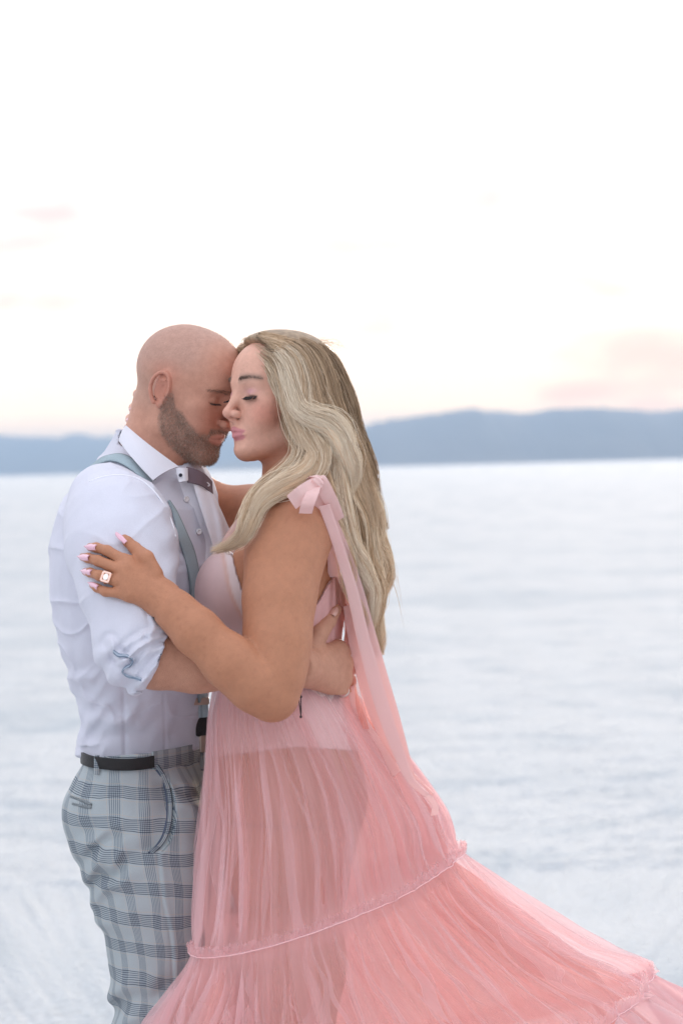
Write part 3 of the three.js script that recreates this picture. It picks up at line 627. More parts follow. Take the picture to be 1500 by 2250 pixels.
// ---- braces
const braceTex = tex(256, 256, (u, v) => { const e = Math.abs(u - .5) * 2, tw = Math.sin((u * 9 + v * 30) * 2 * Math.PI), t = e > .86 ? .60 : .72 + .12 * tw + .05 * tileNoise(u, v, 60, 1); return [t * .93, t * 1.03, t * 1.07]; });
braceTex.repeat.set(1 / .026, 1 / .026);
const braceMat = new THREE.MeshStandardMaterial({ name: 'grey elastic webbing', map: braceTex, roughness: .8, bumpMap: braceTex, bumpScale: .0008 });
const blackLeather = new THREE.MeshStandardMaterial({ name: 'black leather', color: new THREE.Color().setRGB(.014, .013, .014), roughness: .48, bumpMap: poreTex, bumpScale: .002 });
const brass = new THREE.MeshStandardMaterial({ name: 'brushed brass', color: new THREE.Color().setRGB(.60, .50, .42), metalness: 1, roughness: .3 });
{
  const braces = new THREE.Group(); braces.name = 'braces'; man.add(braces); braces.userData.label = 'grey webbing braces with black leather tabs';
  const smoothTrunk = (x, y, z) => Math.min(shirtTorso(x, y, z), 9);
  add('strap', strapOn(smoothTrunk, [[204, 1032], [232, 1016], [262, 1012], [290, 1026], [318, 1050], [330, 1064]], .021, .006, .003, [P(178, 1110, -.075), P(186, 1060, -.03)]), braceMat, braces);
  add('strap', strapOn(smoothTrunk, [[368, 1102], [380, 1126], [399, 1176], [413, 1217], [423, 1267], [429, 1333], [434, 1400], [438, 1470], [441, 1535]], [.004, .010, .018, .023, .026, .027], .0045, .0026), braceMat, braces);
  const put = (px0, py0, px1, py1, off, thick) => { const a = surfaceAt(smoothTrunk, (px0 + px1) / 2, (py0 + py1) / 2, off), w = (px1 - px0) * MM, h = (py1 - py0) * MM, s = new THREE.Shape(), r = Math.min(w, h) * .2; s.moveTo(-w / 2 + r, -h / 2); s.lineTo(w / 2 - r, -h / 2); s.quadraticCurveTo(w / 2, -h / 2, w / 2, -h / 2 + r); s.lineTo(w / 2, h / 2 - r); s.quadraticCurveTo(w / 2, h / 2, w / 2 - r, h / 2); s.lineTo(-w / 2 + r, h / 2); s.quadraticCurveTo(-w / 2, h / 2, -w / 2, h / 2 - r); s.lineTo(-w / 2, -h / 2 + r); s.quadraticCurveTo(-w / 2, -h / 2, -w / 2 + r, -h / 2); const g = new THREE.ExtrudeGeometry(s, { depth: thick, bevelSize: .0006, bevelThickness: .0006, bevelSegments: 2, steps: 1 }); g.rotateY(.35); g.translate(a.x, a.y, a.z); return g; };
  add('strap', put(427, 1545, 457, 1576, .004, .002), braceMat, braces);
  add('slider', put(424, 1534, 459, 1548, .008, .003), brass, braces);
  add('leather_tab', put(429, 1572, 458, 1617, .007, .0035), blackLeather, braces, 'black leather tab with a metal stud');
  const stud = new THREE.SphereGeometry(.0032, 14, 10); const sp = surfaceAt(smoothTrunk, 449, 1591, .0125); stud.translate(sp.x, sp.y, sp.z); add('stud', stud, brass, braces);
  add('clip', put(439, 1616, 454, 1652, .009, .0045), brass, braces);
}
// ---- trousers
const trouserTrunk = trunk([[1625, 319, -.04, .150, .083], [1665, 318, -.04, .156, .086], [1700, 314, -.04, .163, .098], [1750, 308, -.04, .172, .112], [1800, 310, -.04, .176, .112], [1860, 318, -.04, .176, .100], [1930, 338, -.04, .170, .084], [1990, 345, -.035, .160, .078]], .288, 2.4);
const legR = limb([[J(338, 1830, .040), .098], [J(346, 1960, .055), .088], [J(356, 2100, .075), .0745], [J(358, 2230, .085), .072], [J(352, 2420, .085), .073], [J(338, 2700, .07), .068], [J(326, 2985, .055), .066]], .05);
const legL = limb([[J(362, 1830, -.125), .094], [J(376, 1960, -.13), .086], [J(390, 2230, -.14), .073], [J(392, 2420, -.145), .072], [J(380, 2985, -.15), .064]], .05);
function trouserField(x, y, z) {
  const a = legR(x, y, z), b = legL(x, y, z), t = trouserTrunk(x, y, z);
  let d = smin(t, Math.min(a, b), .03); if (d > .04) return d;
  const px = pxOf(x, z), py = pyOf(y, z), front = z > -.03 ? 1 : 0;
  d += .0026 * fbm3(x * 13, y * 7, z * 13, 2);
  d += .0052 * Math.sin((py - 1700) * .085 + (px - 300) * .05 + 1.6 * n2(px * .012, py * .01)) * Math.exp(-(((px - 215) / 60) ** 2) - (((py - 1900) / 85) ** 2));   // folds below the seat
  d += .0040 * Math.sin((py * .9 - px * .5) * .075 + 2 * n2(px * .01, py * .01)) * Math.exp(-(((px - 400) / 60) ** 2) - (((py - 1770) / 70) ** 2));
  d += .0065 * Math.sin((py + (px - 300) * .45) * .070 + n2(px * .012, 2)) * sstep(2110, 2200, py) * sstep(2420, 2320, py);                                      // breaks at the knee
  if (front) {
    // gaping hip pocket and the side seam
    const edge = rowsAt([[1680, 338], [1717, 360], [1750, 368], [1800, 368], [1833, 360], [1856, 345], [1872, 329]], clamp(py, 1680, 1872))[1];
    const inP = sstep(1690, 1730, py) * sstep(1874, 1850, py), w = edge - px;
    if (w > 0) d += .011 * inP * sstep(0, 5, w) * sstep(78, 26, w + (1800 - Math.min(py, 1800)) * .18);
    const sx = rowsAt([[1870, 328], [1917, 330], [1983, 337], [2050, 350], [2183, 354], [2400, 352]], clamp(py, 1870, 2400))[1];
    if (py > 1865) d += .0022 * Math.exp(-(((px - sx) / 3.2) ** 2)) - .0018 * Math.exp(-(((px - sx - 8) / 7) ** 2));
  }
  const top = 1652 - (px - 180) * .05;
  return Math.max(d, (top - py) * MM, .045 - y);
}
const plaid = (() => {
  const g = mulberry(77), line = (t, c, w) => sstep(w, w * .5, Math.abs(t - c));
  return tex(512, 512, (u, v) => {
    const fine = ((Math.floor(u * 128) + Math.floor(v * 128)) & 1) * .05 + .06 * tileNoise(u, v, 200, 3);
    let c = [.655 + fine, .69 + fine, .705 + fine];
    let h = 0, w = 0;
    for (let i = 0; i < 7; i++) h = Math.max(h, line(v, .05 + i * .060, .0135) * (i % 6 ? .74 : .95));
    for (let i = 0; i < 6; i++) w = Math.max(w, line(u, .06 + i * .062, .0130) * .68);
    const inH = v > .03 && v < .43, inW = u > .03 && u < .41;
    if (inH) c = c.map((q) => q * .97); if (inW) c = c.map((q) => q * .975);
    const tw = ((Math.floor(u * 96 + v * 96)) & 1) ? 1 : .78;
    const k = clamp(h * tw + w * (((Math.floor(v * 96 - u * 96)) & 1) ? 1 : .72) * .9);
    c = [mix(c[0], .16, k), mix(c[1], .22, k), mix(c[2], .305, k)];
    const tan = Math.max(line(v, .50, .009), line(v, .97, .009), line(u, .47, .008), line(u, .98, .008)) * .6;
    return [mix(c[0], .78, tan), mix(c[1], .70, tan), mix(c[2], .62, tan)];
  });
})();
plaid.repeat.set(1 / .047, 1 / .049);
const trouserMat = new THREE.MeshStandardMaterial({ name: 'grey and navy check cloth', map: plaid, roughness: .9, bumpMap: weave, bumpScale: .0012 });
const axisRows = [[1600, 315, -.02], [1750, 315, 0], [1880, 330, .03], [1990, 346, .055], [2100, 355, .072], [2230, 358, .083], [2420, 352, .083], [2700, 338, .068], [3000, 326, .053]].map(([py, px, z]) => { const p = P(px, py, z); return [-p.y, p.x, p.z]; });
function trouserUV(x, y, z) {
  const r = rowsAt(axisRows, -y), side = z < -.055 ? 1 : 0, a = Math.atan2(x - r[1], z - r[2] + .0001), w = .0035 * n3(x * 10, y * 10, z * 8) + .0008 * n3(x * 30, y * 30, z * 24);
  return [a * .128 + w + (y - 1) * .10 * sstep(1.1, .8, y) * 0, y + x * .10 + w * 1.3];
}
{
  const g = netMesh(trouserField, [-.62, .02, -.26], [-.10, P(0, 1600, 0).y, .20], .0034, null, trouserUV);
  const trousers = add('trousers', g, trouserMat, man, 'grey checked trousers with dark blue lines');
  const tf = (px, py, off = 0) => surfaceAt(trouserField, px, py, off);
  const pe = [[339, 1682], [352, 1700], [362, 1722], [369, 1752], [370, 1784], [367, 1812], [359, 1838], [346, 1858], [330, 1873]].map(([px, py]) => tf(px + 3, py, .0006));
  add('pocket_edge', ribbon(pe, pe.map((_, i) => V(.0085, .003 - .0016 * i * .5, .001)), .0036, { per: 6, seg: 3, uvLen: 1 }), trouserMat, trousers, 'bound edge of the gaping hip pocket');
  add('pocket_piping', tube(pe.map((p) => p.clone().add(V(-.0042, 0, .002))), .0014, 50, 5), new THREE.MeshStandardMaterial({ name: 'navy binding', color: new THREE.Color().setRGB(.10, .13, .19), roughness: .9 }), trousers);
  for (const pts of [[[156, 1750], [178, 1758], [202, 1768]], [[160, 1766], [180, 1771], [201, 1775]]]) add('pocket_welt', tube(pts.map(([a, b]) => tf(a, b, .0006)), .0020, 20, 5), trouserMat, trousers);
  for (const [px, y0, y1] of [[213, 1660, 1702], [444, 1640, 1692]]) { const tt = (a, b, o) => surfaceAt(trouserTrunk, a, b, o), pts = [0, .33, .66, 1].map((t) => tt(px, mix(y0, y1, t), .0095 - .005 * Math.abs(t - .5) * 2)); add('belt_loop', ribbon(pts, pts.map(() => V(.0085, 0, -.002)), .0025, { per: 4 }), trouserMat, trousers); }
  const wb = [[336, 1672], [360, 1668], [390, 1663], [420, 1656], [450, 1648]].map(([a, b]) => surfaceAt(trouserTrunk, a, b, .003)); add('waistband', ribbon(wb, wb.map(() => V(0, .030, 0)), .003, { per: 6, seg: 3 }), trouserMat, trousers);
  // belt
  const bp = [[186, 1668], [200, 1673], [225, 1677], [255, 1680], [290, 1680], [320, 1677], [338, 1673]].map(([a, b]) => surfaceAt(trouserTrunk, a, b, .006));
  const back = [P(205, 1668, -.14), P(185, 1662, -.09), P(180, 1662, -.04)];
  add('belt', ribbon([...back, ...bp], [...back, ...bp].map(() => V(0, .019, 0)), .0045, { per: 7, seg: 3 }), blackLeather, man, 'thin black leather belt');
  // shoes
  const shoeMat = new THREE.MeshStandardMaterial({ name: 'brown leather', color: new THREE.Color().setRGB(.10, .055, .03), roughness: .4 });
  for (const [px, z] of [[326, .055], [380, -.15]]) {
    const a = P(px, 2985, z), f = (x, y, zz) => { const X = x - a.x, Z = zz - a.z; let d = sdEll(X, y, Z, [.015, .055, 0], [.055, .055, .042]); d = smin(d, sdEll(X, y, Z, [.12, .035, .004], [.095, .034, .046]), .04); d = smin(d, sdEll(X, y, Z, [-.045, .04, 0], [.035, .045, .036]), .03); return Math.max(d, .012 - y); };
    const sg = netMesh(f, [a.x - .11, -.01, a.z - .08], [a.x + .24, .14, a.z + .08], .005);
    const sole = netMesh((x, y, zz) => Math.max(f(x, .022, zz) - .003, Math.abs(y - .007) - .007), [a.x - .12, -.01, a.z - .08], [a.x + .25, .03, a.z + .08], .004);
    const sh = add('shoe', sg, shoeMat, man); add('sole', sole, blackLeather, sh);
  }
}
// his thumbnail
add('fingernail', nailGeo(P(730, 1350, .1675), P(740, 1334, .1565), V(-.15, .25, 1).normalize(), .0115, .0008, .5), new THREE.MeshPhysicalMaterial({ name: 'bare nail', color: new THREE.Color().setRGB(.66, .38, .31), roughness: .3, clearcoat: .3 }), man);
// rings on his hand
const silver = new THREE.MeshStandardMaterial({ name: 'silver', color: new THREE.Color().setRGB(.72, .68, .64), metalness: 1, roughness: .28 });
for (const [a, b, t, r, w] of [[P(741, 1428, .130), P(766, 1430, .098), .80, .0122, .0034], [P(742, 1516, .136), P(757, 1518, .108), .72, .0108, .0024]]) {
  const c = a.clone().lerp(b, t), ax = V().subVectors(b, a).normalize(), g = new THREE.LatheGeometry([[r - .0012, -w], [r + .0006, -w * .9], [r + .0011, 0], [r + .0006, w * .9], [r - .0012, w], [r - .0012, -w]].map(([q, h]) => new THREE.Vector2(q, h)), 36);
  g.applyQuaternion(new THREE.Quaternion().setFromUnitVectors(V(0, 1, 0), ax)); g.translate(c.x, c.y, c.z);
  add('ring', g, silver, man, 'silver ring on the hand at her back');
}
// ---------------------------------------------------------------- the woman
const woman = new THREE.Group(); woman.name = 'person_001'; scene.add(woman);
woman.userData = { label: 'blonde long-haired woman in a pink tulle dress, arms round the man', category: 'person' };
const WT = Math.PI - .17;
const womanHeadW = (x, y, z) => { const q = HW.in(x, y, z); return womanHead(q[0], q[1], q[2]) * HW.size; };
const womanNeck = limb([[A3(HW.out(0, -.052, -.022)), .0475], [J(648, 1050, .045), .0470], [J(655, 1100, .045), .058]], .03);
const womanTrunk = trunk([[1078, 652, .045, .062, .044], [1112, 646, .045, .118, .054], [1150, 640, .045, .145, .064], [1220, 632, .045, .150, .076], [1300, 630, .045, .145, .090], [1400, 624, .045, .132, .090], [1490, 616, .045, .126, .094],
  [1580, 615, .045, .150, .108], [1680, 628, .045, .170, .122], [1760, 636, .045, .174, .126], [1850, 632, .045, .165, .110], [1910, 626, .045, .150, .098]], WT, 2.2);
const breasts = (x, y, z) => { const a = J(516, 1300, .106), b = J(508, 1296, -.012); return Math.min(sdEll(x, y, z, a, [.062, .070, .062]), sdEll(x, y, z, b, [.062, .070, .060])); };
const womanTorso = (x, y, z) => smin(womanTrunk(x, y, z), breasts(x, y, z), .035);
const upperArmL = limb([[J(660, 1132, .150), .050], [J(636, 1168, .195), .0625], [J(623, 1240, .225), .0555], [J(613, 1320, .255), .0515], [J(609, 1410, .280), .0475], [J(601, 1480, .295), .0430], [J(595, 1526, .300), .0410]], .03);
const wristW = P(351, 1312, .290);
const foreArmL = limb([[J(598, 1528, .300), .0420], [J(560, 1500, .312), .0420], [J(505, 1455, .320), .0395], [J(430, 1386, .316), .0345], [J(385, 1342, .304), .0290], [A3(wristW), .0250]], .02);
const upperArmR = limb([[J(610, 1125, -.080), .052], [J(560, 1128, -.150), .046], [J(455, 1112, -.185), .040], [J(400, 1050, -.175), .037], [J(338, 972, -.145), .025]], .02);
const onSleeve = (px, py, off) => surfaceAt(sleeveOuter, px, py, off);
// left hand resting on his sleeve
const F = (list) => list.map(([px, py, off, r]) => [onSleeve(px, py, off), r]);
const fingersW = [
  F([[266, 1228, .012, .0096], [236, 1210, .0125, .0082], [212, 1203, .010, .0074], [198, 1202, .007, .0062]]),
  F([[258, 1250, .0125, .0096], [216, 1232, .0130, .0083], [194, 1226, .010, .0074], [182, 1224, .007, .0062]]),
  F([[255, 1276, .012, .0092], [220, 1265, .0125, .0080], [199, 1258, .010, .0071], [188, 1256, .007, .0060]]),
  F([[262, 1303, .0105, .0084], [232, 1300, .0105, .0072], [214, 1292, .0085, .0064], [204, 1286, .006, .0054]]),
  [[P(338, 1262, .289), .0150], [P(322, 1226, .288), .0118], [onSleeve(296, 1204, .0115), .0094], [onSleeve(281, 1190, .010), .0078], [onSleeve(274, 1183, .009), .0064]]];
const knW = [onSleeve(281, 1237, .011), onSleeve(277, 1256, .0120), onSleeve(277, 1281, .0115), onSleeve(283, 1306, .010)];
const womanHand = handField(wristW, .0220, knW, [.0110, .0112, .0108, .0102], fingersW);
// right hand round the back of his neck
const wristR = P(338, 972, -.145), knR = [P(322, 892, -.128), P(316, 915, -.130), P(309, 938, -.128), P(300, 958, -.122)];
const tipsR = [[P(303, 866, -.098), P(303, 862, -.062)], [P(294, 896, -.100), P(291, 899, -.058)], [P(287, 920, -.098), P(284, 923, -.056)], [P(276, 944, -.096), P(271, 949, -.060)]];
const fingersR = [...knR.map((k, i) => [[k, .0090], [tipsR[i][0], .0078], [tipsR[i][1], .0062]]), [[P(345, 945, -.135), .012], [P(362, 915, -.115), .0095], [P(372, 890, -.098), .0075]]];
const womanHandR = handField(wristR, .0215, knR, [.0110, .0110, .0105, .0100], fingersR);
const womanArm = (x, y, z) => { let d = smin(upperArmL(x, y, z), foreArmL(x, y, z), .003); return smin(d, womanHand(x, y, z), .012); };
const shoulders = (x, y, z) => smin(smin(womanNeck(x, y, z), womanTorso(x, y, z), .035), limb3(x, y, z), .03);
const limb3 = limb([[J(655, 1098, .045), .044], [J(655, 1126, .150), .048]], .02), limb4 = limb([[J(655, 1098, .03), .044], [J(612, 1122, -.08), .050]], .02);
const womanBody = (x, y, z) => {
  const head = smin(womanHeadW(x, y, z), womanNeck(x, y, z), .018);
  let t = smin(smin(womanTorso(x, y, z), smin(limb3(x, y, z), limb4(x, y, z), .02), .03), head, .022);
  return t;
};
const womanSkin = (x, y, z) => {
  const t = womanBody(x, y, z), a = womanArm(x, y, z), py = pyOf(y, z);
  return smin(t, a, mix(.030, .004, sstep(1180, 1300, py)));
};
function womanColor(x, y, z) {
  const b = blotch(x, y, z), q = HW.in(x, y, z);
  let c = [.48, .212, .118];
  const f = [.71, .395, .295], head = sstep(-.125, -.085, q[1]) * sstep(-.02, .02, q[2]);
  if (head > 0 || q[1] > -.13) {
    const ax = Math.abs(q[0]);
    const blush = Math.exp(-((ax - .050) ** 2 / .0005 + (q[1] + .030) ** 2 / .0004 + (q[2] - .055) ** 2 / .0012));
    f[1] *= 1 - .20 * blush; f[2] *= 1 - .20 * blush;
    const tipRed = Math.exp(-((q[0]) ** 2 + (q[1] + .034) ** 2 + (q[2] - .104) ** 2) / .0003); f[1] *= 1 - .07 * tipRed; f[2] *= 1 - .06 * tipRed;
    const contour = Math.exp(-((ax - .052) ** 2 / .0003 + (q[1] + .048) ** 2 / .00012)); f[0] *= 1 - .10 * contour; f[1] *= 1 - .16 * contour; f[2] *= 1 - .18 * contour;
    // lips
    const up = Math.hypot(q[0] / .0235, (q[1] + .0625 - .0015 * Math.cos(q[0] * 190)) / .0056), lo = Math.hypot(q[0] / .0215, (q[1] + .0722) / .0068), lip = sstep(1.12, .92, Math.min(up, lo)) * sstep(.066, .073, q[2]);
    f[0] = mix(f[0], .60, lip); f[1] = mix(f[1], .235, lip); f[2] = mix(f[2], .245, lip);
    // mauve eyeshadow on the lid
    const lid = Math.exp(-((ax - .033) ** 2 / .00013 + (q[1] - .003) ** 2 / .000028)) * sstep(.05, .06, q[2]);
    f[0] = mix(f[0], .50, lid * .65); f[1] = mix(f[1], .24, lid * .65); f[2] = mix(f[2], .31, lid * .65);
    const liner = Math.exp(-((q[1] + .0058) ** 2 / .0000018)) * sstep(.0195, .022, ax) * sstep(.049, .046, ax) * sstep(.05, .06, q[2]);
    for (let k = 0; k < 3; k++) f[k] = mix(f[k], .03, liner * .85);
    // brow powder under the hairs
    const t = clamp((ax - .013) / .044), by = WOMAN.browY + .0050 + .0050 * Math.sin(t * 2.3) - .003 * t, brow = Math.exp(-(((q[1] - by) / (.0074 - .0034 * t)) ** 2)) * sstep(.011, .016, ax) * sstep(.055, .049, ax) * sstep(.04, .05, q[2]);
    f[0] = mix(f[0], .25, brow * .8); f[1] = mix(f[1], .165, brow * .8); f[2] = mix(f[2], .13, brow * .8);
    c = c.map((v, k) => mix(v, f[k], head));
  }
  // knuckles a little redder
  const k = 1 + .095 * b, fr = sstep(.55, .8, n3(x * 190, y * 190, z * 190)) * .08 * (1 - head);
  return [c[0] * (k - fr * .6), c[1] * (k - fr), c[2] * (k - fr)];
}
let womanHandGeo;
{
  const neckY = P(650, 1065, 0).y;
  const top = (x, y, z) => Math.max(womanBody(x, y, z), neckY - .006 - y);
  const hw = P(622, 880, .05);
  const gHead = netMesh(top, [hw.x - .13, neckY - .01, -.10], [hw.x + .15, 1.80, .20], .0020, womanColor, null, womanBody);
  // the hand at fine grain, cut at the wrist
  const cw = P(372, 1332, .297), ca = V().subVectors(P(430, 1386, .316), wristW).normalize();
  const cutHand = (x, y, z) => (x - cw.x) * ca.x + (y - cw.y) * ca.y + (z - cw.z) * ca.z;
  const hb = womanHand.box, xl = P(470, 0, .3).x;
  const gHand = netMesh((x, y, z) => Math.max(womanArm(x, y, z), cutHand(x, y, z) - .005), A3(hb.min), [Math.max(hb.max.x, cw.x + .03), hb.max.y, hb.max.z + .01], .0017, womanColor, null, womanArm);
  const gBody = netMesh((x, y, z) => Math.max(womanSkin(x, y, z), y - neckY - .002, Math.min(-cutHand(x, y, z) - .001, xl - x)), [P(0, 0, 0).x > 0 ? -.34 : -.34, P(0, 1800, 0).y, -.17], [.10, neckY + .01, .40], .0040, womanColor, null, womanSkin);
  const armR = (x, y, z) => smin(upperArmR(x, y, z), womanHandR(x, y, z), .010);
  const ar = P(610, 1125, -.08);
  const gArmR = netMesh((x, y, z) => Math.max(armR(x, y, z), x - ar.x), [P(250, 0, -.1).x, P(0, 1190, -.1).y, -.26], [ar.x + .02, P(0, 830, -.1).y, -.02], .0026, womanColor, null, armR);
  const thigh = (s, z) => limb([[J(628 + s, 1740, z), .092], [J(632 + s, 1900, z), .086], [J(640 + s, 2120, z), .072], [J(648 + s, 2350, z), .056], [J(655 + s, 2500, z), .050], [J(664 + s, 2960, z), .036], [J(662 + s, 3000, z), .034], [J(580 + s, 3030, z), .026]], .05);
  const lA = thigh(0, .125), lB = thigh(12, -.035), yc = P(0, 1790, 0).y;
  const legs = (x, y, z) => Math.max(smin(smin(womanTrunk(x, y, z), Math.min(lA(x, y, z), lB(x, y, z)), .03), 9, .01), .008 - y);
  const gLegs = netMesh((x, y, z) => Math.max(legs(x, y, z), y - yc), [-.26, .0, -.16], [.08, yc + .01, .26], .006, womanColor, null, legs);
  add('body', mergeGeometries([gHead, gHand, gBody, gArmR, gLegs]), skinMat, woman);

  const polish = new THREE.MeshPhysicalMaterial({ name: 'pale pink nail polish', color: new THREE.Color().setRGB(.78, .46, .56), roughness: .22, clearcoat: .7, clearcoatRoughness: .12 });
  const nl = [[[209, 1202, .0228], [184, 1200, .0185]], [[193, 1225, .0262], [168, 1222, .0225]], [[198, 1257, .0250], [175, 1253, .0212]], [[213, 1290, .0195], [192, 1279, .0160]]];
  nl.forEach(([a, b], i) => { const r = onSleeve(...a), t = onSleeve(...b); add('fingernail', nailGeo(r, t, gradAt(sleeveOuter, r).add(V(0, 0, .6)).normalize(), i === 3 ? .0085 : .0105), polish, woman); });
  { const r = onSleeve(279, 1190, .0185), t = onSleeve(256, 1168, .0145); add('fingernail', nailGeo(r, t, V(.45, .55, .7).normalize(), .0105, .0011, .7), polish, woman); }
  tipsR.forEach(([a, b]) => { const d = V().subVectors(b, a).normalize(), up = V(-.92, .15, .3); add('fingernail', nailGeo(b.clone().addScaledVector(d, -.009).addScaledVector(up, .0058), b.clone().addScaledVector(d, .010).addScaledVector(up, .0030), up, .0095), polish, woman); });
  // engagement ring
  const rose = new THREE.MeshStandardMaterial({ name: 'rose gold', color: new THREE.Color().setRGB(.85, .52, .40), metalness: 1, roughness: .25 });
  const a = fingersW[2][0][0], b = fingersW[2][1][0], c = a.clone().lerp(b, .55), ax = V().subVectors(b, a).normalize();
  const band = new THREE.TorusGeometry(.0094, .0012, 10, 32); band.applyQuaternion(new THREE.Quaternion().setFromUnitVectors(V(0, 0, 1), ax)); band.translate(c.x, c.y, c.z);
  const ring = add('engagement_ring', band, rose, woman, 'rose gold ring with a rectangular clear stone');
  const up = gradAt(sleeveOuter, c).add(V(.1, 0, .5)).normalize(), sd = V().crossVectors(up, ax).normalize(), M = new THREE.Matrix4().makeBasis(ax, sd, up).setPosition(c.clone().addScaledVector(up, .0105));
  const rr = (w, h, r) => { const s = new THREE.Shape(); s.moveTo(-w + r, -h); s.lineTo(w - r, -h); s.lineTo(w, -h + r); s.lineTo(w, h - r); s.lineTo(w - r, h); s.lineTo(-w + r, h); s.lineTo(-w, h - r); s.lineTo(-w, -h + r); return s; };
  const halo = rr(.0078, .0085, .0022); halo.holes.push(rr(.0048, .0056, .0012)); const hg = new THREE.ExtrudeGeometry(halo, { depth: .0016, bevelSize: .0004, bevelThickness: .0004, bevelSegments: 2 }); hg.applyMatrix4(M); add('halo', hg, rose, ring);
  const beads = []; for (let i = 0; i < 24; i++) { const t = i / 24 * 4, s = Math.floor(t), f = t - s, e = [[-1, -1], [1, -1], [1, 1], [-1, 1]], p = [mix(e[s][0], e[(s + 1) % 4][0], f) * .0063, mix(e[s][1], e[(s + 1) % 4][1], f) * .0070]; const g = new THREE.SphereGeometry(.0008, 7, 5); g.translate(p[0], p[1], .0021); beads.push(g); }
  const bg = mergeGeometries(beads); bg.applyMatrix4(M); add('stones', bg, new THREE.MeshPhysicalMaterial({ name: 'small stones', color: 0xffffff, roughness: .05, metalness: .4 }), ring);
  const st = new THREE.CylinderGeometry(.0040, .0056, .0022, 8, 1); st.rotateX(Math.PI / 2); st.rotateZ(Math.PI / 8); st.scale(.92, 1.08, 1); st.translate(0, 0, .0022); st.applyMatrix4(M);
  add('stone', st, new THREE.MeshPhysicalMaterial({ name: 'clear stone', color: 0xffffff, roughness: .03, metalness: .55, clearcoat: 1 }), ring);
  // brows and lashes
  const r = mulberry(9), browM = new THREE.MeshStandardMaterial({ name: 'brow hair', vertexColors: true, roughness: .6 });
  for (const s of [-1, 1]) {
    const bh = [], lh = [], d = HW.dir(0, 0, -1), upv = HW.dir(0, 1, .4);
    for (let k = 0; k < 170; k++) {
      const t = r(), w = r() - .5, x = mix(.014, .053, t), y = WOMAN.browY + .0050 + .0050 * Math.sin(t * 2.3) - .003 * t + w * .0090 * (1 - .6 * t), h = march(womanHeadW, HW.out(s * x, y, .12), d, .1), dn = HW.dir(s * .85, .45 - 1.0 * t - w * .8, .12).normalize();
      bh.push({ pts: [h, h.clone().addScaledVector(dn, .003), h.clone().addScaledVector(dn, .006).addScaledVector(d, .0005)], r: .00018, c: [.20, .135, .10] });
    }
    add('eyebrow', hairMesh(bh), browM, woman);
    for (let k = 0; k < 90; k++) {
      const t = k / 89, x = mix(.0205, .0460, t), h = march(womanHeadW, HW.out(s * x, -.0056 - .0012 * Math.sin(t * 3), .12), d, .1), dn = HW.dir(s * (t - .15) * 1.1, -.55 + .1 * r(), .62).normalize(), L = mix(.0080, .0145, t) * (.8 + .3 * r());
      lh.push({ pts: [h, h.clone().addScaledVector(dn, L * .5), h.clone().addScaledVector(dn, L * .85).addScaledVector(upv, .0004), h.clone().addScaledVector(dn, L).addScaledVector(upv, .0016)], r: .00050, c: [.012, .010, .010] });
    }
    add('eyelashes', hairMesh(lh), browM, woman);
  }
}
// ---------------------------------------------------------------- the dress
const dress = new THREE.Group(); dress.name = 'dress'; woman.add(dress); dress.userData.label = 'tiered pale pink tulle dress with ribbon ties';
const topEdge = (px) => rowsAt([[380, 1140], [440, 1160], [490, 1190], [507, 1206], [520, 1262], [545, 1330], [600, 1352], [686, 1328], [710, 1290], [728, 1266], [760, 1254], [820, 1250]], clamp(px, 380, 820))[1];
{
  // moulded cups and sheer back worn over the skin, ending high on the thigh
  const f = (x, y, z) => { const px = pxOf(x, z), py = pyOf(y, z), d = womanTorso(x, y, z) - .0035; if (d > .03) return d; const g = .0012 * Math.sin(px * .35 + 2 * n2(px * .03, py * .004)) * sstep(690, 710, px); return Math.max(d + g, (topEdge(px) - py) * MM * .8, (py - (1640 - 26 * Math.sin(clamp((px - 560) / 200) * Math.PI) * 0 + Math.abs(px - 640) * .10)) * MM); };
  const col = (x, y, z) => {
    const px = pxOf(x, z), py = pyOf(y, z), k = 1 + .04 * fbm3(x * 60, y * 60, z * 60, 2);
    const e = px - rowsAt([[1190, 484], [1240, 492], [1290, 500], [1330, 515], [1360, 532], [1400, 560]], clamp(py, 1190, 1400))[1];
    let c = [.66, .47, .465];
    if (px < 560 && py < 1400) { const pale = sstep(0, 5, e); c = [mix(c[0], .74, pale), mix(c[1], .62, pale), mix(c[2], .62, pale)]; const pipe = Math.exp(-((e / 4.5) ** 2)); c = [mix(c[0], .66, pipe), mix(c[1], .42, pipe), mix(c[2], .36, pipe)]; }
    if (px > 660 && py < 1500) c = [.66, .36, .34];
    if (py > 1480) c = [.72, .53, .50];
    return c.map((v) => v * k);
  };
  const g = netMesh(f, [-.27, P(0, 1700, 0).y, -.16], [.10, P(0, 1120, 0).y, .27], .0035, col);
  add('bodice', g, new THREE.MeshPhysicalMaterial({ name: 'blush satin and mesh', vertexColors: true, roughness: .5, sheen: .5, sheenRoughness: .4, sheenColor: new THREE.Color(1, .85, .82) }), dress, 'moulded blush bodice with pale side band');
}
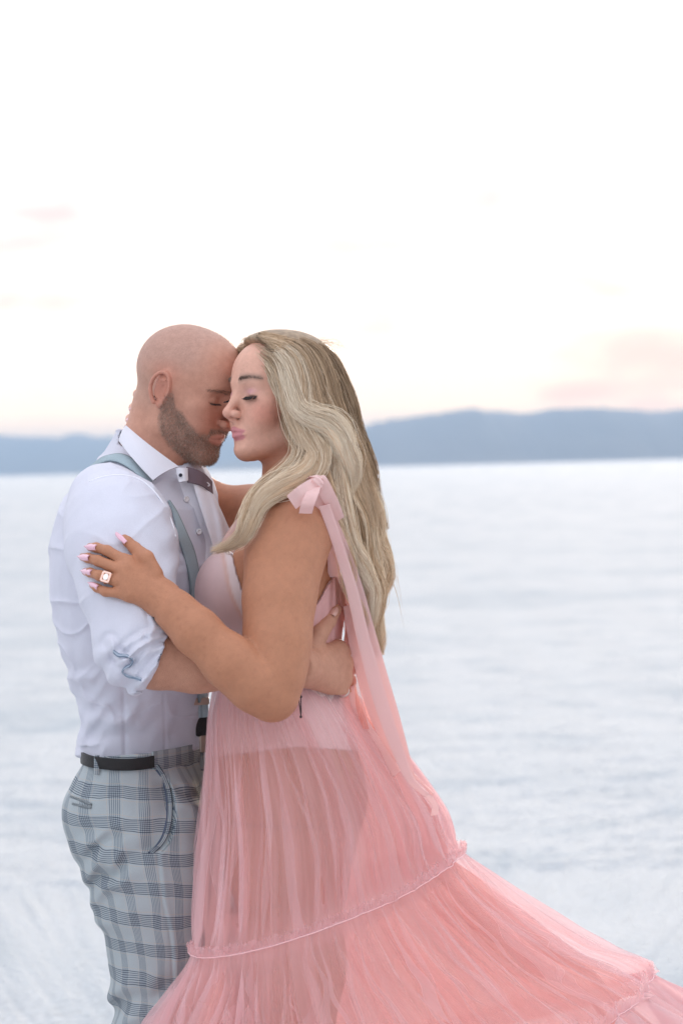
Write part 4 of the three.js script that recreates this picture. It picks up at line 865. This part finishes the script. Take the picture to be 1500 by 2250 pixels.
// skirt: rings from the waist to the ground, blown to the right
const skirtRows = [
  // t, L px,py, R px,py, half depth, sag px, turn of left end to camera
  [0.00, 470, 1494, 742, 1478, .135, 16, .02], [0.10, 458, 1580, 812, 1560, .165, 20, .05], [0.22, 455, 1700, 892, 1668, .195, 28, .09], [0.36, 447, 1860, 962, 1775, .225, 38, .13], [0.50, 424, 2088, 1012, 1868, .270, 60, .17],
  [0.58, 388, 2180, 1110, 1958, .320, 84, .19], [0.70, 335, 2290, 1290, 2078, .380, 120, .20], [0.78, 300, 2400, 1425, 2140, .43, 150, .20], [0.88, 250, 2700, 1640, 2330, .50, 190, .18], [1.00, 215, 3020, 1900, 2700, .56, 100, .15]];
function skirtPoint(t, phi, scale, amp, seed, N) {
  const r = rowsAt(skirtRows, t), zc = .055;
  const a = phi, ca = -Math.cos(a), sa = Math.sin(a);                // phi 0 at the left, a quarter turn at the front
  // gathers: uneven pleats that deepen downwards and start afresh under each seam
  const tt = t < .5 ? t / .5 : t < .78 ? (t - .5) / .28 : (t - .78) / .22, base = t < .5 ? .2 : .45;
  const w = a * N + 2.4 * n2(a * 2.6 + seed, t * 1.3) + 1.1 * n2(a * 9 + seed, t * 2.2 + 5);
  const s1 = Math.sin(w), s2 = Math.sin(w * 2.3 + 1.3 * n2(a * 6, seed + t)), s3 = n2(a * 3.1 + seed * 3, t * 1.4);
  const seamHold = 1 - .75 * Math.exp(-(((t - .5) / .03) ** 2)) - .6 * Math.exp(-(((t - .78) / .02) ** 2)) - .6 * Math.exp(-((t / .04) ** 2));
  const fold = seamHold * amp * (base + (1 - base) * sstep(0, .5, tt)) * ((.62 * s1 + .30 * s2) * (t < .5 ? .55 + .45 * t / .5 : 1) + 1.25 * s3 * sstep(.05, .4, t));
  const cx = (r[1] + r[3]) / 2, cy = (r[2] + r[4]) / 2, hx = (r[3] - r[1]) / 2 * scale, hy = (r[4] - r[2]) / 2 * scale;
  const z = zc + r[5] * scale * sa - r[7] * ca, p = P(cx + hx * ca, cy + hy * ca + r[6] * Math.max(0, sa) * 1.0, z);
  const d = V(ca * .9, 0, sa).normalize();
  p.addScaledVector(d, fold);
  if (p.y < .012) p.y = .012 + .004 * (1 + s1);
  return p;
}
function tulleLayer(name, { t0, t1, scale, amp, seed, N, nu, nv, lo, hi, color, phi0 = -Math.PI, phi1 = Math.PI, flare = 0, rear = .36, gathered = 1, right = 0 }, material, label) {
  const g = grid(nu, nv, (u, v) => { const t = mix(t0, t1, v); return A3(skirtPoint(t, mix(phi0, phi1, u), scale + flare * v, amp, seed, N)); }, {
    uv: (u, v) => [u * 60, v * 12],
    color: (u, v) => {
      const a = mix(phi0, phi1, u), t = mix(t0, t1, v);
      // threads lie closer where the net is gathered or folded over itself
      const q = n2(a * 4 + seed, t * .9) * .5 + n2(a * 12 + seed * 2 + .5 * n2(a * 3, t * 2), t * 1.2) * .42 + n2(a * 60 + seed, t * 1.2) * .08, edge = 0;
      const gather = .22 * Math.exp(-v * (t1 - t0) / .035) + .25 * Math.exp(-(1 - v) * (t1 - t0) / .02) * (t1 < .9 ? 1 : 0);
      const al = clamp(mix(lo, hi, clamp(.5 + .6 * q)) + edge + gather * gathered + rear * sstep(.15, -.35, Math.sin(a)) + right * sstep(-.25, .4, -Math.cos(a)), .05, .92), k = 1 + .04 * q;
      return [color[0] * k, color[1] * k, color[2] * k, al];
    } });
  return add(name, g, material, dress, label);
}
const tulleMat = new THREE.MeshPhysicalMaterial({ name: 'pink tulle', vertexColors: true, transparent: true, opacity: 1, roughness: 1, transmission: .58, thickness: 0, specularIntensity: .15, side: THREE.DoubleSide });
const PINK = [.90, .645, .66], PEACH = [.91, .565, .525];
tulleLayer('upper_tier', { t0: 0, t1: .5, scale: 1, amp: .011, seed: 1.3, N: 17, nu: 800, nv: 70, lo: .26, hi: .46, right: .16, color: PINK }, tulleMat, 'sheer gathered upper tier of the skirt');
tulleLayer('upper_tier_lining', { t0: .01, t1: .52, scale: .90, amp: .012, seed: 7.7, N: 11, nu: 500, nv: 50, lo: .14, hi: .42, color: PEACH, gathered: .3, right: .22 }, tulleMat);
tulleLayer('middle_tier', { t0: .497, t1: .785, scale: 1.004, amp: .024, seed: 4.1, N: 24, nu: 1100, nv: 60, lo: .22, hi: .42, right: -.13, color: PINK }, tulleMat, 'fuller gathered middle tier of the skirt');
tulleLayer('middle_tier_lining', { t0: .50, t1: .80, scale: .91, amp: .024, seed: 9.2, N: 15, nu: 700, nv: 40, lo: .18, hi: .42, color: PEACH, gathered: .3 }, tulleMat);
tulleLayer('lower_tier', { t0: .775, t1: 1, scale: 1.004, amp: .05, seed: 6.4, N: 50, nu: 900, nv: 40, lo: .40, hi: .75, color: PINK }, tulleMat, 'lowest tier trailing over the salt');
tulleLayer('train_lining', { t0: .46, t1: .98, scale: .82, amp: .03, seed: 3.3, N: 12, nu: 500, nv: 50, lo: .10, hi: .30, color: PEACH, gathered: -.4 }, tulleMat);
{
  // folds where the net doubles over itself: long tapering panels with crisp folded edges
  const r = mulberry(404);
  function pleats(t0, t1, count, amp, seed, N, wMin, wMax, drift, lift, al) {
    for (let k = 0; k < count; k++) {
      const a0 = mix(-.25, Math.PI + .25, (k + r()) / count), dr = (r() - .5) * drift, w0 = mix(wMin, wMax, r() * r()), ph = r() * 9, ta = t0 + (r() < .75 ? 0 : r() * .4 * (t1 - t0)), tb = r() < .7 ? t1 : mix(mix(t0, t1, .6), t1, r()), nv = 34, off = lift * (.4 + r());
      const al0 = al * mix(.6, 1.15, r());
      const g = grid(8, nv, (u_, v) => {
        const u = .5 - .5 * Math.cos(u_ * Math.PI), t = mix(ta, tb, v), w = w0 * (.12 + .88 * Math.pow(v, .75)) * (1 + .25 * n2(ph, v * 2)) * (tb < t1 ? Math.min(1, (1 - v) * 5 + .05) : 1), a = a0 + dr * v * v + .03 * n2(ph + 5, v * 2.2) + (u - .5) * w;
        const p = skirtPoint(t, a, 1, amp, seed, N), d = V(-Math.cos(a) * .9, 0, Math.sin(a)).normalize();
        return A3(p.addScaledVector(d, off + .010 * w0 * Math.sin(u * Math.PI) * v));
      }, { color: (u_) => { const e = u_ < .01 || u_ > .99 ? 1 : 0; return [PINK[0] + .02, PINK[1] + .05, PINK[2] + .05, clamp(al0 + .30 * e)]; } });
      add('pleat', g, tulleMat, dress);
    }
  }
  pleats(.004, .498, 30, .011, 1.3, 17, .03, .16, .30, .004, .30);
  pleats(.503, .778, 46, .024, 4.1, 24, .02, .11, .22, .005, .32);
  pleats(.79, .99, 16, .05, 6.4, 50, .03, .12, .15, .006, .22);
}
{
  // ruffled heading above each seam and the stitched seam itself
  const threadM = new THREE.MeshStandardMaterial({ name: 'seam thread', color: new THREE.Color().setRGB(.86, .58, .60), roughness: .9 });
  for (const [t, sc, seed, h] of [[.5, 1.006, 4.1, .017], [.78, 1.006, 6.4, .022]]) {
    const nu = 1500;
    const g = grid(nu, 4, (u, v) => { const a = mix(-Math.PI, Math.PI, u), p = skirtPoint(t - .0005, a, sc, .024, seed, 24), wob = Math.sin(a * 330 + 3 * n2(a * 30, 1)) * .004 * v + n2(a * 90, v) * .003 * v; const d = V(-Math.cos(a) * .9, 0, Math.sin(a)).normalize(); const hh = h * (.8 + .35 * n2(a * 60, 7)); p.addScaledVector(d, .003 + wob * .7 + .002 * v); p.y += hh * v; p.x += .35 * hh * v * -Math.cos(a) * -.5; return A3(p); }, { color: (u, v) => [.92, .64, .65, .34] });
    const hd = add('ruffle', g, tulleMat, dress, 'frayed tulle heading along the seam');
    const pts = []; for (let i = 0; i <= 260; i++) { const a = mix(-Math.PI, Math.PI, i / 260), p = skirtPoint(t, a, sc, .024, seed, 24); p.addScaledVector(V(-Math.cos(a) * .9, 0, Math.sin(a)).normalize(), .005); pts.push(p); }
    add('seam', tube(pts, .0008, 780, 5), threadM, dress);
  }
}
{
  // ribbon ties: a bow on the shoulder, straps and long tails hanging down the back
  const satin = new THREE.MeshPhysicalMaterial({ name: 'blush satin ribbon', color: new THREE.Color().setRGB(.94, .715, .69), roughness: .5, sheen: .6, sheenRoughness: .35, sheenColor: new THREE.Color(1, .9, .88), transmission: .45, thickness: 0, side: THREE.DoubleSide });
  const R = (name, list, label) => { const thin = name === 'ribbon_tail' ? .68 : 1, pts = list.map((q) => P(q[0], q[1], q[2])), w = list.map((q) => { const a = (q[4] ?? 0); return V(Math.cos(a) * q[3] * thin, Math.sin(a) * q[3] * thin, q[5] ?? 0).multiplyScalar(MM); }); for (const v of w) v.z /= MM; return add(name, ribbon(pts, w, .0012, { per: 12, seg: 4 }), satin, dress, label); };
  R('bow_loop', [[697, 1060, .246, 24, -.92], [684, 1070, .268, 32, -.92], [662, 1086, .280, 34, -.95], [640, 1104, .276, 33, -1.0]], 'ribbon bow tied on the shoulder');
  R('bow_loop', [[694, 1066, .256, 22, .05], [684, 1088, .284, 28, 0], [676, 1108, .288, 28, -.05], [671, 1128, .280, 27, -.05]]);
  R('bow_loop', [[688, 1046, .222, 20, -.2], [700, 1052, .246, 30, .35], [716, 1080, .246, 30, .5], [732, 1112, .232, 28, .5], [745, 1142, .214, 24, .5]]);
  R('bow_loop', [[676, 1052, .23, 12, .4], [690, 1046, .246, 16, .2], [702, 1052, .250, 16, -.2]]);
  add('bow_knot', netMesh((x, y, z) => { const c = P(697, 1062, .256); return sdEll(x - c.x, y - c.y, z - c.z, [0, 0, 0], [.0095, .0105, .009]) + .0010 * Math.sin((x + y) * 700); }, A3(P(697, 1062, .256).add(V(-.02, -.02, -.02))), A3(P(697, 1062, .256).add(V(.02, .02, .02))), .0018), satin, dress);
  R('shoulder_strap', [[690, 1070, .238, 30, 0], [708, 1115, .232, 30, .1], [724, 1165, .208, 28, .1], [732, 1215, .180, 26, .05], [734, 1268, .158, 26, 0]], 'satin strap over the shoulder blade');
  R('ribbon_tail', [[712, 1110, .245, 34, .2], [734, 1170, .230, 34, .15], [753, 1230, .212, 34, .1], [774, 1300, .20, 36, .15], [797, 1400, .185, 40, .1], [824, 1500, .17, 44, .25], [852, 1590, .155, 42, .3], [878, 1660, .14, 36, .3], [905, 1718, .13, 26, .3], [938, 1748, .12, 18, .5]], 'long ribbon tail hanging from the shoulder bow');
  R('ribbon_tail', [[720, 1120, .225, 30, .3], [752, 1200, .195, 34, .3], [782, 1290, .17, 40, .2], [806, 1380, .155, 44, .2], [830, 1470, .14, 48, .3], [858, 1560, .125, 44, .3], [882, 1640, .115, 36, .2], [900, 1700, .105, 26, .1]], 'second ribbon tail behind the first');
  R('ribbon_tail', [[764, 1330, .13, 30, .2], [778, 1400, .12, 40, .2], [800, 1470, .11, 56, .3], [822, 1540, .10, 62, .3], [842, 1600, .09, 50, .4], [880, 1668, .08, 40, .5]]);
  R('ribbon_tail', [[768, 1480, .10, 26, .4], [776, 1530, .10, 30, .3], [794, 1580, .095, 34, .4], [830, 1640, .09, 36, .6], [872, 1700, .085, 34, .7]]);
  R('ribbon_tail', [[938, 1748, .12, 18, .4], [950, 1762, .12, 20, .2], [956, 1776, .12, 20, .1], [952, 1792, .12, 20, .1]]);
  R('ribbon_tail', [[900, 1700, .105, 22, .2], [918, 1712, .10, 10, .9], [934, 1728, .10, 8, .9], [950, 1746, .11, 10, .8]]);
  R('front_strap', [[578, 1112, .190, 30, -.4], [545, 1140, .205, 34, -.5], [520, 1172, .205, 36, -.6], [498, 1206, .192, 34, -.6]], 'pink ruffled strap at the front of the shoulder');
  // straps lacing across the low back
  R('back_lacing', [[738, 1268, .150, 22, .2], [760, 1320, .10, 26, .3], [772, 1368, .07, 30, .3], [770, 1420, .05, 28, .2]]);
  R('back_lacing', [[772, 1368, .08, 20, .6], [764, 1396, .10, 18, .5], [762, 1420, .11, 16, .4]]);
  // gathered drape of net at the back
  const g = grid(60, 50, (u, v) => { const a = P(mix(738, 792, v) , mix(1300, 1600, v), mix(.145, .10, v)), b = P(mix(768, 880, v), mix(1300, 1612, v), mix(.03, .03, v)), p = a.lerp(b, u); const f = Math.sin(u * 20 + 2 * n2(u * 3, v * 2)) * .006 * (.4 + v); p.z += f; p.x += f * .5; return A3(p); }, { color: (u, v) => { const q = n2(u * 9, v * 1.5) * .5 + n2(u * 30, v * 2) * .4; return [.90, .47, .40, clamp(.5 + .3 * q, .1, .9)]; } });
  add('back_drape', g, tulleMat, dress, 'peach tulle drape hanging at the small of the back');
}
{ // thin cord bracelet on his wrist, its ends hanging
  const cord = new THREE.MeshStandardMaterial({ name: 'black cord', color: new THREE.Color().setRGB(.02, .016, .018), roughness: .7 });
  const ax = V().subVectors(P(741, 1470, .13), wristM).normalize(), c = P(664, 1462, .205), t = new THREE.TorusGeometry(.0335, .0010, 6, 40); t.applyQuaternion(new THREE.Quaternion().setFromUnitVectors(V(0, 0, 1), ax)); t.translate(c.x, c.y, c.z);
  const br = add('bracelet', t, cord, man, 'thin black cord bracelet with hanging ends');
  for (const pts of [[[657, 1498, .252], [659, 1512, .250], [661, 1530, .248]], [[655, 1500, .252], [656, 1530, .250], [661, 1574, .247]], [[659, 1500, .251], [661, 1540, .249], [661, 1574, .247]]]) add('cord_end', tube(pts.map((q) => P(...q)), .0009, 12, 5), cord, br);
  for (const q of [[661, 1531, .248], [661, 1575, .247]]) { const s = new THREE.SphereGeometry(.0022, 10, 8), p = P(...q); s.translate(p.x, p.y, p.z); add('bead', s, cord, br); }
}
// ---------------------------------------------------------------- her hair
{
  const hair = new THREE.Group(); hair.name = 'hair'; woman.add(hair); hair.userData.label = 'long wavy ash blonde hair with darker roots';
  const hairMat = new THREE.MeshPhysicalMaterial({ name: 'blonde hair', vertexColors: true, roughness: .42, specularIntensity: .7, specularColor: new THREE.Color(1, .95, .88) });
  const r = mulberry(31), gs = () => (r() + r() + r() - 1.5) / 1.5;
  const ROOT = [.27, .185, .118], DARK = [.35, .238, .152], MID = [.77, .555, .36], LIGHT = [.97, .84, .66];
  const tone = (t) => t < .5 ? DARK.map((v, k) => mix(v, MID[k], t * 2)) : MID.map((v, k) => mix(v, LIGHT[k], t * 2 - 1));
  // scalp cap behind the hairline
  const line = [[-.10, -.020], [-.06, .006], [-.02, .020], [.02, .036], [.045, .046], [.065, .052], [.082, .062], [.095, .082], [.12, .11]];
  const cap = (x, y, z) => { const q = HW.in(x, y, z), d = womanHeadW(x, y, z) - .009 - .004 * sstep(.0, .09, q[1]); if (d > .03) return d; return smax(d, q[2] - rowsAt(line, clamp(q[1], -.1, .12))[1] + .012 * sstep(.0, .06, q[1]), .012); };
  const h0 = P(622, 880, .05);
  add('scalp_hair', netMesh(cap, [h0.x - .11, h0.y - .13, -.08], [h0.x + .13, h0.y + .14, .19], .0032, (x, y, z) => { const s = n3(x * 90, y * 25, z * 90); return [.32, .225, .145].map((v) => v * (1 + .3 * s)); }), hairMat, hair);
  const Z = (X, Y, z) => [450 + X / 3, 700 + Y / 3 + 17 * sstep(300, 110, Y), z];
  const Zf = (X, Y, z) => Z(X + 42 * Math.exp(-(((Y - 560) / 260) ** 2)), Y, z);
  const Zb = (X, Y, z) => Z(X - 72 * Math.exp(-(((Y - 380) / 250) ** 2)) - 52 * Math.exp(-(((Y - 800) / 280) ** 2)), Y, z), Zs = (X, Y, z) => Z(X - 40 * Math.exp(-(((Y - 800) / 220) ** 2)), Y, z);
  function lock(pts, w, dz, n, tn, { wave = 0, root = true, core = true, rad = .00038, spread = 1, free = .06 } = {}) {
    const c = new THREE.CatmullRomCurve3(pts.map((q) => P(...q)), false, 'centripetal'), S = 40, fr = [];
    for (let i = 0; i <= S; i++) { const t = i / S, p = c.getPoint(t), tan = c.getTangent(t), side = V().crossVectors(tan, V(0, 0, 1)).normalize(), dep = V().crossVectors(side, tan).normalize(); fr.push({ p, side, dep, w: rowsAt(w.map((v, k) => [k / (w.length - 1), v]), t)[1] * MM * .72, d: dz * (1 - .45 * t) }); }
    const hairs = [];
    let cl = null;
    for (let k = 0; k < n * 1.6; k++) {
      if (k % 9 === 0) { const an = r() * 2 * Math.PI, rr = Math.sqrt(mix(.35, 1, r())); cl = { a: Math.cos(an) * rr, b: Math.sin(an) * rr, t: gs() * .62, z: r() * 40 }; }
      const a0 = cl.a + gs() * .26, b0 = cl.b + gs() * .28, end = 1 - .22 * r() * r(), ph = r() * 6.28, dr = gs() * .35, nz = cl.z + r() * .8, fl = r() < free ? 2.2 : 1, pp = [];
      const start = root ? 0 : .05 * r(), M = 26;
      for (let i = 0; i < M; i++) {
        const t = mix(start, end, i / (M - 1)), fi = Math.min(t * S, S - .001), j = Math.floor(fi), f = fi - j, A = fr[j], B = fr[j + 1];
        const tw = 1.3 * t + .9 * n2(nz, t * 1.8), ca = Math.cos(tw * .7), sa = Math.sin(tw * .7), a = (a0 * ca - b0 * sa * .5) + dr * t + .12 * fl * n2(nz + 7, t * 3.5) * t, b = (b0 * ca + a0 * sa * .5) + .2 * n2(nz + 3, t * 3);
        const wv = wave * Math.sin(t * 15 + ph * .15 + tn * 4) * t, W = mix(A.w, B.w, f) * spread * (fl > 1 ? 1.25 : 1), D = mix(A.d, B.d, f) * (fl > 1 ? 1.3 : 1);
        pp.push(A.p.clone().lerp(B.p, f).addScaledVector(A.side, a * W + wv).addScaledVector(A.dep, b * D));
      }
      const tt = clamp(tn + cl.t + gs() * .16), c2 = tone(clamp(tt + .10)), c1 = root ? ROOT.map((v, q) => mix(v, tone(tt)[q], .45 + .35 * tt)) : tone(tt);
      hairs.push({ pts: pp, r: rad * mix(.7, 1.15, r()), c: c1, c2, taper: (f) => Math.min(1, .45 + f * 6) * (1 - .8 * sstep(.72, 1, f)) });
    }
    const g = hairMesh(hairs);
    if (core) {
      const cg = grid(10, S, (u, v) => { const q = fr[Math.min(S, Math.round(v * S))], an = -u * 2 * Math.PI, k = Math.sin(Math.min(1, v * 8 + .15) * Math.PI / 2) * (1 - .6 * sstep(.75, 1, v)) * (v > .985 ? .1 : 1), wv = wave * Math.sin(v * 15 + tn * 4) * v; return A3(q.p.clone().addScaledVector(q.side, Math.cos(an) * q.w * .80 * k + wv).addScaledVector(q.dep, Math.sin(an) * q.d * .72 * k)); }, { closeU: true, color: (u, v) => { const s = tone(clamp(tn * .75 + .12 * Math.sin(u * 40))); return root ? ROOT.map((q, k) => mix(q, s[k], clamp(.3 + v * 1.5))) : s; } });
      cg.deleteAttribute('uv');
      add('lock', mergeGeometries([g, cg]), hairMat, hair);
    } else add('lock', g, hairMat, hair);
  }
  // crown and face-framing locks
  lock([Zf(335, 195, .080), Zf(385, 290, .108), Zf(440, 430, .124), Zf(500, 560, .130), Zf(560, 690, .128), Zf(598, 790, .128), Zf(590, 880, .132)], [10, 20, 22, 18, 12, 6], .008, 150, .72);
  lock([Zf(318, 198, .078), Zf(365, 285, .104), Zf(425, 440, .120), Zf(485, 610, .128), Zf(560, 730, .130), Zf(594, 800, .132)], [5, 7, 8, 7, 5], .005, 40, .85, { core: false });
  lock([Zf(350, 180, .080), Zf(430, 280, .116), Zf(500, 420, .136), Zf(550, 560, .144), Zf(602, 690, .150), Zf(640, 790, .158), Zf(655, 880, .176), Zf(615, 975, .200), Zf(505, 1068, .222), Zf(405, 1130, .240), Zf(328, 1225, .262), Zf(288, 1330, .270), Zf(248, 1430, .268), Zf(168, 1492, .250), Zf(40, 1532, .226)], [16, 34, 40, 42, 40, 40, 34, 26, 12], .013, 420, .60);
  lock([Z(420, 150, .082), Z(500, 270, .124), Z(560, 420, .148), Z(600, 560, .158), Z(645, 700, .165), Z(695, 800, .176), Z(738, 880, .190), Z(722, 965, .206), Z(640, 1045, .226), Z(520, 1105, .246), Z(405, 1175, .262), Z(345, 1245, .270), Z(312, 1330, .272)], [18, 36, 42, 40, 42, 40, 30, 14], .013, 380, .68);
  lock([Zs(440, 140, .082), Zs(530, 300, .136), Zs(580, 460, .158), Zs(640, 590, .170), Zs(740, 650, .178), Zs(850, 690, .182), Zs(925, 760, .184), Zs(958, 850, .184), Zs(985, 960, .178), Zs(985, 1060, .168), Zs(968, 1150, .162)], [16, 30, 34, 40, 46, 40, 32, 12], .014, 420, .86);
  lock([Zs(480, 125, .078), Zs(580, 280, .134), Zs(622, 440, .158), Zs(662, 600, .166), Zs(760, 720, .172), Zs(870, 780, .174), Zs(940, 860, .174), Zs(965, 960, .168), Zs(960, 1080, .162)], [18, 36, 38, 36, 38, 36, 14], .014, 340, .76);
  lock([Zb(530, 116, .066), Zb(660, 240, .126), Zb(730, 400, .148), Zb(770, 560, .154), Zb(830, 690, .160), Zb(920, 800, .160), Zb(1000, 930, .152), Zb(1040, 1080, .142), Zb(1080, 1220, .132), Zb(1100, 1380, .130)], [18, 44, 52, 50, 46, 40, 36, 20], .015, 430, .40, { wave: .004 });
  lock([Zb(560, 113, .06), Zb(690, 215, .116), Zb(765, 350, .138), Zb(815, 500, .146), Zb(880, 640, .150), Zb(945, 770, .150), Zb(975, 880, .160), Zb(990, 1000, .158), Zb(978, 1130, .15)], [14, 26, 30, 26, 24, 20, 8], .012, 240, .88);
  lock([Zb(590, 113, .044), Zb(725, 200, .104), Zb(808, 330, .128), Zb(866, 480, .134), Zb(912, 640, .134), Zb(958, 780, .130), Zb(1010, 930, .122), Zb(1060, 1080, .112), Zb(1100, 1250, .102), Zb(1135, 1420, .09)], [18, 42, 48, 44, 40, 38, 32, 18], .015, 400, .30, { wave: .004 });
  lock([Zb(625, 118, .03), Zb(775, 205, .072), Zb(862, 305, .094), Zb(932, 430, .100), Zb(982, 560, .096), Zb(1008, 680, .088), Zb(1042, 800, .080), Zb(1078, 920, .074), Zb(1092, 1030, .068), Zb(1108, 1140, .060), Zb(1146, 1270, .052), Zb(1185, 1400, .050)], [18, 38, 42, 40, 36, 34, 30, 16], .016, 400, .16, { wave: .003 });
  lock([Z(560, 480, .09), Z(660, 690, .128), Z(750, 860, .142), Z(800, 1000, .150), Z(860, 1150, .142), Z(930, 1300, .132), Z(990, 1450, .122)], [50, 66, 66, 60, 54, 40], .014, 320, .30);
  lock([Z(640, 640, .150), Z(720, 760, .168), Z(800, 880, .174), Z(842, 1000, .172), Z(855, 1120, .164), Z(905, 1250, .156), Z(965, 1390, .146)], [26, 44, 46, 40, 36, 18], .012, 300, .58, { root: false, wave: .003 });
  lock([Z(360, 165, .05), Z(300, 178, .025), Z(250, 212, .002), Z(214, 262, -.020), Z(196, 330, -.034)], [20, 26, 22, 14], .008, 200, .38, { core: false });
  lock([Zb(400, 215, .04), Zb(480, 205, .02), Zb(600, 205, -.005), Zb(715, 245, -.02), Zb(810, 310, -.03), Zb(900, 420, -.03), Zb(960, 600, -.02)], [30, 44, 48, 44, 34], .018, 260, .22);
  lock([Zb(345, 215, .07), Zb(420, 212, .085), Zb(520, 220, .095), Zb(640, 265, .105), Zb(735, 355, .115), Zb(800, 480, .12), Zb(850, 640, .125)], [12, 34, 50, 56, 44], .012, 300, .48);
  // cascade down the back
  const C = [
    [[[745, 950, .130], [765, 1040, .130], [780, 1120, .128], [802, 1200, .122], [830, 1270, .112], [848, 1330, .104], [836, 1390, .100], [842, 1442, .100]], .50], [[[770, 950, .105], [795, 1040, .092], [808, 1120, .082], [832, 1190, .074], [848, 1250, .070], [838, 1310, .070], [846, 1370, .070], [834, 1432, .07]], .34],
    [[[720, 975, .155], [740, 1060, .160], [756, 1120, .160], [776, 1180, .154], [800, 1240, .148], [814, 1300, .142], [806, 1360, .134], [824, 1425, .122]], .62], [[[800, 990, .072], [815, 1080, .062], [832, 1150, .054], [852, 1200, .050], [856, 1260, .050], [842, 1320, .050], [850, 1380, .05], [842, 1425, .05]], .42],
    [[[735, 990, .170], [760, 1085, .174], [778, 1150, .174], [790, 1210, .168], [818, 1260, .162], [838, 1295, .152], [824, 1345, .142], [815, 1405, .132]], .86], [[[790, 1040, .10], [822, 1100, .088], [840, 1150, .075], [832, 1200, .070], [854, 1240, .065], [850, 1300, .065], [834, 1350, .07], [846, 1410, .07]], .80],
    [[[760, 1010, .150], [772, 1090, .152], [800, 1150, .146], [812, 1220, .136], [806, 1280, .130], [828, 1340, .120], [820, 1400, .115], [834, 1440, .11]], .36], [[[705, 1010, .175], [722, 1070, .186], [742, 1130, .188], [762, 1200, .182], [780, 1260, .172], [800, 1320, .16], [812, 1380, .15]], .55],
    [[[780, 1000, .12], [800, 1080, .115], [822, 1160, .108], [826, 1230, .10], [846, 1290, .095], [836, 1350, .09], [828, 1410, .09]], .72]];
  C.forEach(([pts, t]) => lock(pts.map(([x, y, z]) => [x - 13 * sstep(960, 1180, y), y, z]), [20, 27, 28, 26, 24, 20, 9], .014, 300, t, { root: false, wave: .008, free: .14 }));
  // hairs that leave the hairline and sweep back over the crown
  for (const sd of [1, -1]) {
    const hl = [], c0 = V(0, .03, 0);
    for (let k = 0; k < (sd > 0 ? 700 : 90); k++) {
      const s = Math.pow(r(), .8), H = rowsAt([[0, .004, .100, .066], [.25, .018, .094, .066], [.5, .040, .080, .060], [.75, .060, .052, .050], [1, .070, .015, .040]], s), pts = [], jit = gs() * .004, drop = mix(.010, .034, s) * mix(.7, 1.3, r()), turn = mix(.05, .085, r()), dpt = r() * .02;
      let dir = V(sd * H[1], H[2] - .03 + jit, H[3] - dpt + jit).normalize();
      const M = sd > 0 ? 14 : 6;
      for (let i = 0; i < M; i++) {
        const o = HW.out(c0.x + dir.x * .2, c0.y + dir.y * .2, c0.z + dir.z * .2), d = HW.dir(-dir.x, -dir.y, -dir.z), p = march(womanHeadW, o, d, .3);
        pts.push(p.addScaledVector(d, -(.0005 + .0135 * Math.sin(Math.min(1, i / 4) * Math.PI / 2) + .002 * r() * 0 + (k % 7) * .0004)));
        const y = dir.y - drop, f = new THREE.Vector3(dir.x, y, dir.z).applyAxisAngle(V(0, 1, 0), sd * turn); dir = f.normalize();
      }
      const tt = clamp(.45 + gs() * .45);
      hl.push({ pts, r: .00040, taper: (f) => Math.min(1, .2 + f * 4) * (1 - .7 * f * f), c: ROOT.map((v, q) => mix(v, tone(tt)[q], .5)), c2: tone(tt) });
    }
    add('lock', hairMesh(hl), hairMat, hair);
  }
  // loose hairs
  const fly = [];
  for (let k = 0; k < 170; k++) {
    const s = r(), pts = [];
    if (s < .55) { const y0 = mix(760, 1250, r()), x0 = rowsAt([[740, 690], [800, 745], [880, 775], [950, 792], [1020, 815], [1060, 820], [1180, 852], [1290, 858], [1400, 848]], y0)[1] - 14, z0 = mix(.02, .14, r()), L = mix(60, 170, r()), o = mix(2, 26, r() * r()); for (let i = 0; i <= 7; i++) { const t = i / 7; pts.push(P(x0 + o * Math.sin(t * Math.PI * mix(.6, 1.1, r())) + t * L * .28, y0 + L * t, z0)); } }
    else if (s < 1.1) { const x0 = mix(560, 720, r()), y0 = mix(742, 752, r()) + Math.abs(x0 - 640) * .06; for (let i = 0; i <= 6; i++) { const t = i / 6; pts.push(P(x0 + t * mix(20, 70, r()), y0 - 7 * Math.sin(t * 3) * r() + t * t * 18, .05)); } }
    else { const x0 = mix(620, 690, r()), y0 = mix(960, 1040, r()), ex = mix(505, 560, r()), ey = mix(1080, 1210, r()), z0 = .2; for (let i = 0; i <= 8; i++) { const t = i / 8; pts.push(P(mix(x0, ex, t) + 26 * Math.sin(t * 3.1) * (r() * .2 + .3) * -1, mix(y0, ey, t) - 34 * Math.sin(t * 3.1) * .6, z0 + .06 * t)); } }
    const sm = new THREE.CatmullRomCurve3(pts).getPoints(16), c = tone(.45 + .5 * r());
    fly.push({ pts: sm, r: .00020, c });
  }
  add('loose_hairs', hairMesh(fly), hairMat, hair).userData.kind = 'stuff';
}
renderer.render(scene, camera);
